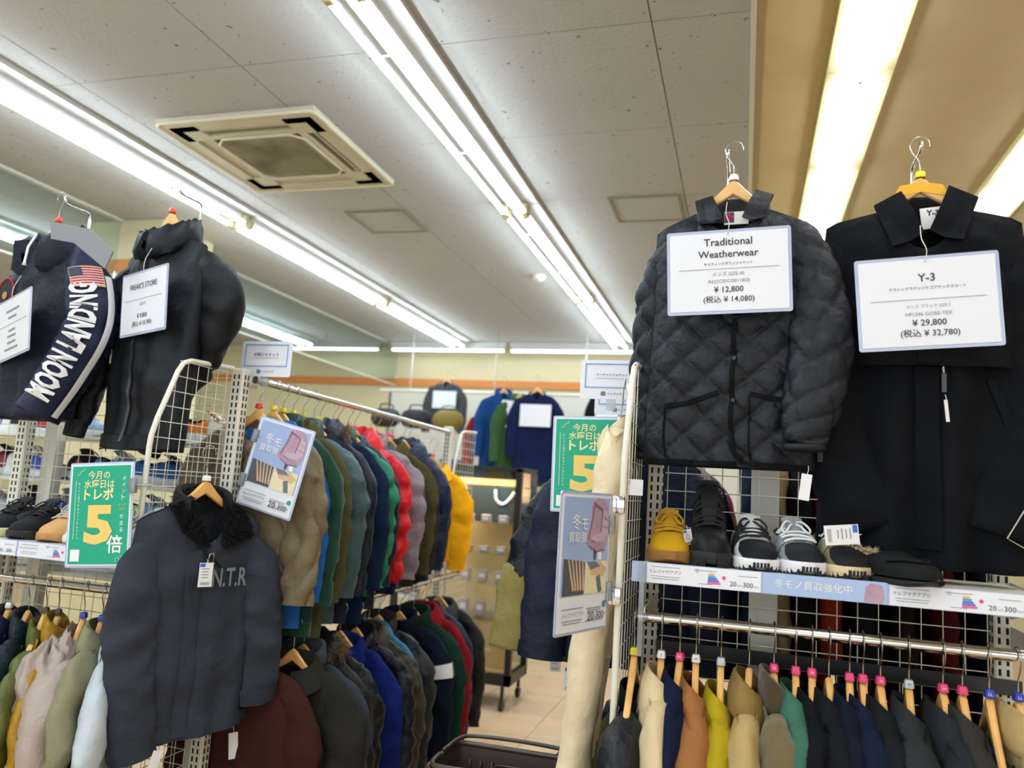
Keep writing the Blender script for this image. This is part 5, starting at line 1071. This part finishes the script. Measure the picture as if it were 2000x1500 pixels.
def green_poster(label, loc, rot, k=1.0):
    t = thing('green_poster', label, 'poster', loc, 0, 'green point posters', rot=rot); w, h = 0.21 * k, 0.297 * k; card_case(t, w, h, 0.006)
    B().box((0, -0.0016, 0), (w * 0.955, 0.0008, h * 0.97)).build('green_print', M_GREEN, t)
    T = lambda s, fx, fz, fw, m, b=0.0008, hh=None: text(t, s, fx * w, (0.5 - fz) * h, 0.03, m, width=fw * w, y=-0.003, bold=b, height=hh)
    T('今月の', -0.03, .105, .36, M_PY); T('水曜日は', -0.02, .195, .50, M_PY); T('トレポ', -0.02, .295, .48, M_PY, 0.0018)
    T('5', 0.0, .60, .46, M_GOLD, 0.003, 0.115 * k); T('倍', 0.28, .79, .25, M_WHITE, 0.001)
    for q, ch in enumerate('ポイント'): T(ch, 0.385, .145 + 0.062 * q, .055, M_WHITE, 0.0002)
    T('ザック', 0.37, .405, .13, M_OR, 0.0004); T('ザク', 0.37, .45, .09, M_OR, 0.0004)
    for q, ch in enumerate('貯まる'): T(ch, 0.375, .52 + 0.065 * q, .055, M_WHITE, 0.0002)
    for q, ch in enumerate('トレポが5倍貯まるアプリはコチラ'): T(ch, -0.345, .19 + 0.036 * q, .028, M_WHITE, 0.0001)
    B().box((-0.405 * w, -0.0028, h * 0.05), (0.0012, 0.0006, h * 0.58)).build('arrow_line', M_WHITE, t)
    B().prism(rrect(w * 0.15, h * 0.115, 0.001, 1, -0.36 * w, -0.40 * h), -0.0034, -0.002).build('blank_patch', M_WHITE, t)
    r = B()
    for (fx, fz, a) in ((-0.33, .07, 0.9), (-0.28, .05, 0.5), (-0.36, .10, 1.3), (0.36, .93, 2.4), (0.40, .91, 1.9), (0.31, .945, 2.9)): r.box((fx * w, -0.003, (0.5 - fz) * h), (0.0012, 0.0006, 0.012), Matrix.Rotation(a, 3, 'Y'))
    r.build('spark', M_PY, t); clip(t, w / 2 + 0.006, h * 0.28); return t
green_poster('whole green poster with a big yellow five, beside the charcoal fur collar jacket', (-1.832, 1.925, H - 0.152), (0, -0.085, 0.06))
green_poster('green poster with a big yellow five, half covered by the beige sweatshirt', (-0.488, 2.49, H + 0.095), (0, -0.02, 0))
M_SKY = mat('poster_sky_blue', 'a3b8e2', 0.5, var=0.08, vscale=9); M_PINKJ = mat('poster_mauve_jacket', 'b796a8', 0.5, var=0.12, vscale=40); M_PINKD = mat('poster_mauve_dark', '8a6a80', 0.5)
M_QD = mat('poster_quilt_dark', '55565c', 0.5); M_BEI = mat('poster_beige', 'dcb894', 0.5); M_CRM = mat('poster_cream', 'efe2b8', 0.5); M_SLT = mat('poster_slate', '6f7884', 0.5)
def winter_poster(label, loc, rot, k=1.0, clips=True, side=1):
    t = thing('winter_poster', label, 'poster', loc, 0, 'blue winter posters', rot=rot); w, h = 0.21 * k, 0.297 * k; card_case(t, w, h, 0.006)
    B().box((0, -0.0016, 0.12 * h), (w * 0.94, 0.0008, h * 0.72)).build('blue_print', M_SKY, t)
    T = lambda s, fx, fz, fw, m, b=0.0002, n='lettering': text(t, s, fx * w, (0.5 - fz) * h, 0.03, m, width=fw * w, y=-0.0045, bold=b)
    P_ = lambda pts: [(x * w, (0.5 - z) * h) for x, z in pts]
    T('冬', -0.24, .20, .16, M_WHITE, 0.0004); T('モ', -0.07, .22, .13, M_WHITE, 0.0004); T('買取強', -0.20, .315, .36, M_WHITE, 0.0002)
    B().prism(P_([(.12, .035), (.20, .015), (.32, .025), (.40, .06), (.44, .13), (.455, .26), (.42, .36), (.38, .425), (.20, .435), (.05, .395), (-.03, .35), (-.005, .31), (.06, .24), (.09, .15), (.085, .08)]), -0.003, -0.002).build('jacket_picture', M_PINKJ, t)
    B().prism(P_([(.33, .09), (.42, .13), (.44, .28), (.36, .345), (.18, .355), (.09, .335), (.12, .30), (.29, .285), (.31, .18)]), -0.0036, -0.003).build('sleeve_picture', mat('poster_mauve_light', 'c9adbd', 0.5), t)
    r = B()
    for pp in ([(.125, .06), (.145, .06), (.065, .27), (.03, .335), (.015, .33), (.045, .27)], [(.12, .05), (.30, .10), (.29, .115), (.11, .07)], [(.30, .10), (.315, .10), (.29, .28), (.275, .28)], [(.09, .335), (.18, .355), (.18, .363), (.085, .343)], [(.05, .39), (.20, .43), (.38, .42), (.38, .41), (.20, .42), (.05, .38)], [(.33, .16), (.44, .19), (.44, .194), (.33, .165)], [(.32, .23), (.45, .25), (.45, .254), (.32, .235)]): r.prism(P_(pp), -0.0042, -0.0036)
    r.build('seam_picture', M_PINKD, t)
    B().prism(P_([(.16, .42), (.22, .42), (.20, .49), (.16, .49)]), -0.003, -0.002).build('leg_picture', M_QD, t)
    B().prism(P_([(.24, .42), (.32, .42), (.33, .49), (.26, .49)]), -0.003, -0.002).build('leg_picture', M_WHITE, t)
    B().prism(P_([(-.44, .47), (-.02, .50), (-.02, .74), (-.44, .74)]), -0.003, -0.002).build('photo_quilts', M_QD, t)
    r = B()
    for q in range(5): r.prism(P_([(-.36 + .07 * q, .48), (-.34 + .07 * q, .48), (-.22 + .05 * q, .70), (-.25 + .05 * q, .71)]), -0.0036, -0.003)
    r.build('photo_hems', M_BEI, t)
    B().prism(P_([(0, .50), (.45, .50), (.45, .74), (0, .74)]), -0.003, -0.002).build('photo_shirts', M_CRM, t)
    B().prism(P_([(.04, .52), (.30, .50), (.44, .56), (.38, .62), (.12, .60)]), -0.0036, -0.003).build('photo_hand', M_BEI, t)
    B().prism(P_([(.02, .50), (.2, .50), (.3, .54), (.10, .56)]), -0.0042, -0.0035).build('photo_fold', M_SLT, t)
    B().prism(P_([(.22, .62), (.30, .60), (.36, .73), (.28, .74)]), -0.0036, -0.003).build('photo_sleeve', M_SLT, t)
    T('トレファクアプリ', -0.22, .875, .40, M_INK); T('20', 0.14, .905, .13, M_INK); T('%OFF', 0.235, .918, .07, M_INK, 0); T('300', 0.335, .905, .16, M_INK); T('円', 0.435, .905, .03, M_INK, 0)
    r = B()
    for (fx, fz, fw) in ((-.22, .835, .42), (-.22, .92, .40), (-.22, .94, .34), (.22, .85, .30), (.22, .866, .26), (.24, .94, .36)): r.box((fx * w, -0.002, (0.5 - fz) * h), (fw * w, 0.0006, 0.0016))
    r.build('small_print', M_INKL, t)
    B().tube([(.43 * w, -0.002, (0.5 - .83) * h), (.43 * w, -0.003, (0.5 - .83) * h)], 0.008, 14).build('round_badge', mat('badge_teal', '3f9aa8', 0.5), t)
    if clips:
        for fz in (.22, .74): clip(t, side * (w / 2 + 0.004), (0.5 - fz) * h)
    return t
winter_poster('blue winter poster facing the aisle, clipped to the end panel tube', (-0.338, 1.775, H - 0.150), (0, 0, math.radians(70)))
for z in (H - 0.02, H - 0.235): 
    c = B().rbox((-0.288, 1.915, z), (0.030, 0.022, 0.042), 0.004, 2).build('poster_clamp', M_CHROME, None, True, 40); tag(c, 'chrome clamp gripping the end panel tube, %s of two' % ('upper' if z > H - 0.1 else 'lower'), 'clamp', 'chrome poster clamps')
winter_poster('blue winter poster tilted in front of the taupe quilted jacket', (-1.520, 2.335, H + 0.0225), (0, math.radians(12.6), 0.0), 1.0, True, -1)
# cards along the shelf edges
def app_card(parent, x, y, z, w, h=0.046):
    B().box((x, y, z), (w, 0.0012, h)).build('app_card', mat('card_pale', 'eef0f8', 0.4, coat=0.3), parent)
    c = parent.children[-1]
    T = lambda s, fx, fz, fw, m, b=0.0001: text(c, s, x + fx * w, z + fz * h, 0.01, m, width=fw * w, y=y - 0.0015, bold=b)
    T('トレファクアプリ', -0.33, 0.10, .27, M_INK); T('20', 0.265, -0.20, .055, M_INK); T('%OFF', 0.32, -0.26, .04, M_INKL); T('300', 0.392, -0.20, .085, M_INK); T('円OFF', 0.463, -0.26, .045, M_INKL)
    r = B()
    for (fx, fz, fw) in ((-.33, .33, .26), (-.33, -.15, .26), (-.33, -.27, .24), (.02, .33, .20), (.02, -.33, .12), (.39, .22, .16)): r.box((x + fx * w, y - 0.001, z + fz * h), (fw * w, 0.0005, 0.0012))
    r.build('small_print', M_INKL, c)
    for q, cc in enumerate(('f0c060', '5aa8e0', '4a86d8', '8a6ad0', 'e86a9a')): B().box((x + (0.10 - 0.006 * (4 - q) + 0.0) * w, y - 0.001, z + (0.18 - 0.11 * q) * h), ((0.05 + 0.016 * q) * w, 0.0006, 0.1 * h)).build('colour_bar', mat('bar_' + cc, cc, 0.5), c)
    B().tube([(x + 0.185 * w, y - 0.0006, z + 0.05 * h), (x + 0.185 * w, y - 0.0014, z + 0.05 * h)], 0.0042, 12).build('pink_dot', mat('dot_pink', 'e8487a', 0.5), c)
    B().prism(rrect(0.03 * w, 0.2 * h, 0.001, 1, x - 0.05 * w, z + 0.3 * h), y - 0.0012, y).build('grey_box', mat('box_lilac', 'c5cae2', 0.5), c)
    return c
shR = [o for o in rackR.children if o.name.startswith('shelf')][0]; shL = [o for o in rackL.children if o.name.startswith('shelf')][0]
app_card(shR, -0.088, 1.9455, H - 0.176, 0.262); app_card(shR, 0.445, 1.9455, H - 0.176, 0.262)
wc = B().box((0.178, 1.9455, H - 0.176), (0.262, 0.0012, 0.046)).build('winter_card', mat('card_sky', 'a9bfe6', 0.4, coat=0.3), shR)
text(wc, '冬モノ買取強化中', 0.155, H - 0.174, 0.02, M_WHITE, width=0.165, y=1.944, bold=0.0001)
B().prism([(0.262, H - 0.195), (0.266, H - 0.165), (0.275, H - 0.156), (0.298, H - 0.158), (0.304, H - 0.185), (0.298, H - 0.198)], 1.9438, 1.9448).build('jacket_picture', M_PINKJ, wc)
for x in (-2.9, -2.63, -2.36, -2.09, -1.90): app_card(shL, x, 2.0175, H - 0.288, 0.262 if x < -2 else 0.10)
B().box((-0.228, 1.935, H - 0.26), (0.012, 0.004, 0.22), Matrix.Rotation(0.0, 3, 'X')).build('clear_tag_holder', M_CLEAR, rackR)
# tags
price_tag((-0.262, 2.01, H + 0.075), (0, 0, 0.1), 'blank white tag hanging at the quilted jacket cuff near the end panel', 0.036, 0.040, 0.03, printed=False)
price_tag((0.145, 1.985, H + 0.10), (0, 0.12, 0.0), 'long white tag hanging from the quilted jacket cuff over the shelf', 0.024, 0.062, 0.02, printed=False)
price_tag((-1.560, 2.085, H - 0.27), (0, 0.0, math.radians(60)), 'white barcode tag on the charcoal fur collar jacket', 0.042, 0.072, 0.01)
price_tag((-1.60, 2.02, H - 0.80), (0, 0.25, math.radians(60)), 'slim white tag under the charcoal jacket hem', 0.028, 0.07, 0.012, printed=False)
price_tag((-0.52, 2.60, H - 0.53), (0, 0.05, 0), 'white barcode tag hanging under the navy soft shell jacket', 0.042, 0.075, 0.03)
price_tag((-0.585, 2.63, H - 0.50), (0, -0.04, 0.2), 'white barcode tag hanging beside the khaki sleeve', 0.036, 0.065, 0.02)
price_tag((0.262, 1.985, H - 0.050), (0, 1.45, 0.1), 'white barcode tag lying across the olive tan shoe', 0.045, 0.075, 0.006)
price_tag((-0.135, 2.02, H - 0.06), (0.2, -0.3, 0.5), 'white tag tied to the mustard yellow sneaker', 0.022, 0.04, 0.012)
price_tag((0.432, 1.965, H + 0.275), (0, -0.1, 0.3), 'thin white tag on the long black coat zipper', 0.008, 0.05, 0.012, printed=False)
price_tag((-1.62, 2.40, H - 0.845), (0, -0.1, 0.8), 'white tag beside the rust brown anorak', 0.03, 0.085, 0.02, printed=False)
# ------------------------------------------------------------------ things further down the aisle
M_BLKM = mat('case_frame_black', '17171a', 0.4); M_CASEW = mat('case_wood', 'e2bd80', 0.55, bump=0.1, bscale=30, var=0.1, vscale=3)
dc = thing('display_case', 'black framed glass display case on casters with small goods', 'display case', (-1.90, 5.20, 0))
for (x, y) in ((-0.43, 0), (0.43, 0), (-0.43, 0.40), (0.43, 0.40)):
    B().box((x, y, 0.875), (0.04, 0.04, 1.43)).build('post', M_BLKM, dc)
    c = B().cyl((x * 0.93, y, 0.07), (x * 0.93, y, 0.17), 0.012, 8).build('leg', M_BLKM, dc, True, 40)
    B().tube([(x * 0.93 - 0.014, y, 0.033), (x * 0.93 + 0.014, y, 0.033)], 0.032, 14).build('caster', M_BLKM, c, True, 40)
B().box((0, 0.2, 0.195), (0.90, 0.44, 0.07)).build('base', M_BLKM, dc); B().box((0, 0.2, 1.585), (0.90, 0.44, 0.03)).build('top', M_BLKM, dc)
B().box((0, 0.395, 0.90), (0.82, 0.01, 1.34)).build('back_panel', M_CASEW, dc); B().box((0, 0.2, 0.235), (0.82, 0.36, 0.012)).build('floor_panel', M_CASEW, dc)
B().box((0, 0.0, 0.90), (0.82, 0.004, 1.34)).build('front_pane', M_PANE, dc); B().box((0.43, 0.2, 0.90), (0.004, 0.36, 1.34)).build('side_pane', M_PANE, dc)
B().box((0, 0.37, 1.52), (0.82, 0.02, 0.10)).build('header', M_CASEW, dc)
B().box((0, 0.06, 1.563), (0.80, 0.03, 0.012)).build('added_lamp_strip', mat('case_lamp_added', (1.0, 0.93, 0.80), 0.4, emit=45.0), dc); B().box((0, 0.028, 1.545), (0.82, 0.02, 0.06)).build('added_lamp_cover', M_BLKM, dc)  # strip and cover added to brighten the inside of the case
CSH = [1.20, 1.00, 0.80, 0.575]
for z in CSH: B().box((0, 0.2, z), (0.82, 0.34, 0.008)).build('glass_shelf', M_PANE, dc)
nk = thing('necklace_board', 'dark board with a silver necklace in the display case', 'jewellery', (-1.72, 5.42, 1.21)); B().rbox((0, 0, 0.125), (0.40, 0.02, 0.25), 0.005).build('board', mat('board_teal', '10252a', 0.8), nk)
B().tube(spline([(0.02, -0.012, 0.23), (0.03, -0.014, 0.16), (0.08, -0.014, 0.13), (0.13, -0.014, 0.17), (0.16, -0.012, 0.22)], 20), 0.013, 8).build('chain', mat('chain_silver', 'd4dde0', 0.3, 0.5), nk, True)
k = 0
for z in CSH[:1] + CSH[1:]:
    for q in range(6):
        x = -2.22 + 0.125 * q; k += 1
        cc = ['e8e8e6', 'cfd6dc', '5a5a60', 'd9c9a0', 'f2f2f2', 'b9a0a8'][(k * 5 + q) % 6]; hh = [0.06, 0.045, 0.08, 0.10][CSH.index(z)]
        o = B().rbox((0, 0, hh / 2), (0.065, 0.05, hh), 0.006).build('gift_box', mat('goods_' + cc, cc, 0.5), None); o.location = (x, 5.30, z + 0.006)
        tag(o, 'small boxed item on the %s shelf of the display case, %s from the aisle rack' % (['upper', 'second', 'third', 'bottom'][CSH.index(z)], WH[q]), 'box', 'goods in the display case')
        B().box((0, -0.026, hh * 0.55), (0.04, 0.002, hh * 0.35)).build('label_card', M_TAG, o)
cb = thing('carton', 'tan cardboard carton in the bottom of the display case', 'carton', (-1.72, 5.36, 0.242)); B().box((0, 0, 0.15), (0.36, 0.16, 0.30)).build('body', mat('carton_tan', 'cfa466', 0.8, var=0.05), cb); B().box((0.0, -0.082, 0.12), (0.2, 0.002, 0.02)).build('print', mat('carton_print', 'e2cda4', 0.7), cb)
# garments high up at the back
GX = 'jackets hung high at the back of the shop'
Pfar = dict(nu=20, nv=20, sm=16, sn=12)
pz = thing('hanging_pipe', 'white horizontal pipe across the back of the shop', 'rail', (0, 0, 0)); B().tube([(-4.4, 8.9, H + 1.13), (0.2, 8.9, H + 1.13)], 0.02, 10).build('pipe', M_TRIM, pz, True, 50)
for x in (-4.0, -2.9, -1.8, -0.7): B().tube([(x, 8.9, H + 1.13), (x, 8.9, CZ)], 0.008, 6).build('drop_rod', M_TRIM, pz, True)
bk = thing('back_rack', 'cream wire rack at the back of the shop', 'rack', (0, 0, 0))
wire_grid(bk, 'y', 7.60, -3.6, -0.7, 0.1, H + 0.52, 0.06, 0.003)
for x in (-3.6, -2.9, -2.2, -1.5, -0.7): B().box((x, 7.62, (H + 0.55) / 2), (0.07, 0.06, H + 0.55)).build('upright', M_CREAM, bk)
for z in (H + 0.02, H - 0.35, H - 0.75, H - 1.1): B().box((-2.15, 7.42, z), (2.9, 0.3, 0.02)).build('shelf', M_CREAM, bk)
k = 0
for z, zn in ((H + 0.03, 'top'), (H - 0.34, 'second'), (H - 0.74, 'third'), (H - 1.09, 'lowest')):
    for q in range(9):
        cc = ['c23a48', 'e6e6e2', '2f6a4a', 'e8d9a0', '3a3c44', 'd8808c', 'efefe8', '7a2a3a', '3868b0'][(q * 4 + k) % 9]; hh = 0.12 + 0.05 * ((q * 7 + k) % 4)
        o = B().rbox((0, 0, hh / 2), (0.20, 0.18, hh), 0.02, 2).build('folded_stack', mat('stack_' + cc, cc, 0.8), None, True, 40); o.location = (-3.45 + 0.31 * q, 7.42, z - 0.02 + 0.03)
        tag(o, 'folded clothes stack on the %s shelf at the back, %s along' % (zn, WH[q]), 'clothes', 'folded clothes at the back')
        for f in range(1, 4): B().box((0, -0.092, hh * f / 4), (0.19, 0.004, 0.006)).build('fold_line', M_INKL, o)
    k += 3
for (x, y, z, ds, col_, L, r, cat) in [(-3.50, 8.85, H + 1.30, 'grey jacket with white bobble on the back wall', '46484b', 0.62, 0.1, 1), (-1.50, 8.85, H + 1.24, 'black jacket with price sheet on the back wall', '15171b', 0.60, 0, 1),
                                       (-2.28, 7.30, H + 0.98, 'blue denim coat hung high at the back', '1c4680', 0.84, 0.5, 0), (-2.10, 7.25, H + 0.93, 'green down jacket hung high at the back', '3b5a35', 0.76, 0.6, 0), (-1.90, 7.15, H + 0.98, 'navy jumper with price sheet hung high at the back', '121f44', 0.90, 0.1, 1), (-2.40, 7.34, H + 0.80, 'red jacket behind the blue denim coat', '8c2030', 0.5, 0.6, 0)]:
    t, m = build_garment('jacket', ds, 'jacket', GX, (x, y, z), r, face(m=c_(col_, 'cloth'), L=L, sw=0.19, collar='rib' if cat else 'stand', style='puffer' if 'down' in ds else 'plain', per=0.08, amp=0.008, **Pfar))
    hanger((x, y, z), r, 'wooden hanger of the ' + ds, 'hangers at the back', None, None, M_WOOD, 0.17)
    if cat:
        s = B().box((0, 0, 0), (0.30, 0.003, 0.21)).build('price_sheet', M_PAPER, None); s.location = (x + 0.01, y - 0.062, z - 0.28); tag(s, 'white price sheet on the ' + ds, 'sign', 'price sheets at the back')
B().box((0, 0, 0), (0.2, 0.003, 0.28), Matrix.Rotation(0.1, 3, 'Y')).build('price_sheet', M_PAPER, None); o = COL.objects[-1]; o.location = (-2.16, 7.16, H + 0.70); tag(o, 'white price sheet hanging between blue and green coats at the back', 'sign', 'price sheets at the back')
for q, (x, cc, ds) in enumerate(((-3.62, '2a201c', 'dark brown'), (-3.28, '15161a', 'black'), (-2.92, '86742a', 'mustard'))):
    t = thing('bag', '%s bag sitting on top of the back rack' % ds, 'bag', (x, 7.5, H + 0.56), 0, 'bags on the back rack'); th, ph = np.meshgrid(np.linspace(0, PI, 14), np.linspace(0, 2 * PI, 20, endpoint=False), indexing='ij')
    B().grid(np.stack([0.17 * np.sin(th) ** 0.6 * np.cos(ph), 0.08 * np.sin(th) ** 0.6 * np.sin(ph), 0.10 + 0.10 * np.cos(th)], -1), True).build('body', mat('bag_' + cc, cc, 0.6), t, True)
    B().tube(spline([(-0.08, 0, 0.18), (-0.06, 0, 0.24), (0.06, 0, 0.24), (0.08, 0, 0.18)], 14), 0.008, 6).build('handle', mat('bag_' + cc, cc, 0.6), t, True)
# shopping basket on its stand
M_BSK = mat('basket_brown', '4a3b31', 0.35)
bs = thing('shopping_basket', 'brown plastic shopping basket with folded handles', 'basket', (-0.675, 2.42, H - 1.04), 0.02)
def ringpts(w, d, r, z): return [(x, y, z) for x, y in rrect(w, d, r, 4)]
for (w, d, z, rr) in ((0.415, 0.29, 0.21, 0.009), (0.36, 0.235, 0.01, 0.006)): B().tube(ringpts(w, d, 0.04, z), rr, 8, closed=True).build('rim', M_BSK, bs, True)
Gb = np.array([ringpts(0.36 + 0.055 * f, 0.235 + 0.055 * f, 0.04, 0.01 + 0.2 * f) for f in (0, 0.25, 0.5, 0.75, 1)] + [ringpts(0.352 + 0.055 * f, 0.227 + 0.055 * f, 0.04, 0.012 + 0.2 * f) for f in (1, 0.5, 0)])
B().grid(Gb, True).build('wall', M_BSK, bs, True, 40); B().box((0, 0, 0.008), (0.35, 0.22, 0.006)).build('floor_panel', M_BSK, bs)
for s in (-1, 1):
    b = B()
    for q in range(9): 
        if q in (3, 4, 5): continue
        b.tube(spline([(-0.15 + 0.0375 * q, s * 0.127, 0.17), (-0.15 + 0.0375 * q, s * 0.123, 0.12), (-0.15 + 0.0375 * q, s * 0.119, 0.07)], 5), 0.004, 6)
    b.build('slot_rib', M_BSK, bs, True)
    B().tube([(x, s * 0.123, 0.12 + z) for x, z in rrect(0.14, 0.09, 0.02, 3)], 0.0035, 6, closed=True).build('name_plate', M_BSK, bs, True)
    B().tube(spline([(-0.205, s * 0.02, 0.22), (-0.19, s * 0.12, 0.228), (-0.15, s * 0.158, 0.232), (0.0, s * 0.162, 0.236), (0.15, s * 0.158, 0.232), (0.19, s * 0.12, 0.228), (0.205, s * 0.02, 0.22)], 40), 0.007, 8).build('handle', M_BSK, bs, True)
st = thing('basket_stand', 'low wheeled stand under the brown shopping basket', 'stand', (-0.675, 2.42, 0)); B().box((0, 0, H - 1.055), (0.34, 0.22, 0.02)).build('plate', M_BLKM, st)
for (x, y) in ((-0.15, -0.09), (0.15, -0.09), (-0.15, 0.09), (0.15, 0.09)):
    c = B().cyl((x, y, 0.05), (x, y, H - 1.06), 0.01, 8).build('leg', M_BLKM, st, True, 50); B().tube([(x - 0.01, y, 0.025), (x + 0.01, y, 0.025)], 0.025, 12).build('caster', M_BLKM, c, True, 50)
# ------------------------------------------------------------------ lettering becomes plain mesh
bpy.context.view_layer.update(); dg = bpy.context.evaluated_depsgraph_get()
for o in [o for o in bpy.data.objects if o.type == 'FONT']:
    me = bpy.data.meshes.new_from_object(o.evaluated_get(dg)); w = o.get('fit_w')
    if w and len(me.vertices):
        xs = np.empty(len(me.vertices) * 3); me.vertices.foreach_get('co', xs); xs = xs.reshape(-1, 3); k = w / max(1e-6, np.ptp(xs[:, 0])); xs *= k; hh = o.get('fit_h')
        if hh: xs[:, 1] *= hh / max(1e-6, np.ptp(xs[:, 1]))
        xs[:, 0] -= (xs[:, 0].max() + xs[:, 0].min()) / 2; xs[:, 1] -= (xs[:, 1].max() + xs[:, 1].min()) / 2; me.vertices.foreach_set('co', xs.ravel())
    nm = o.name; par = o.parent; lo, ro, sc = o.location.copy(), o.rotation_euler.copy(), o.scale.copy(); bpy.data.objects.remove(o)
    n = bpy.data.objects.new('lettering', me); link(n, par); n.location = lo; n.rotation_euler = ro; n.scale = sc
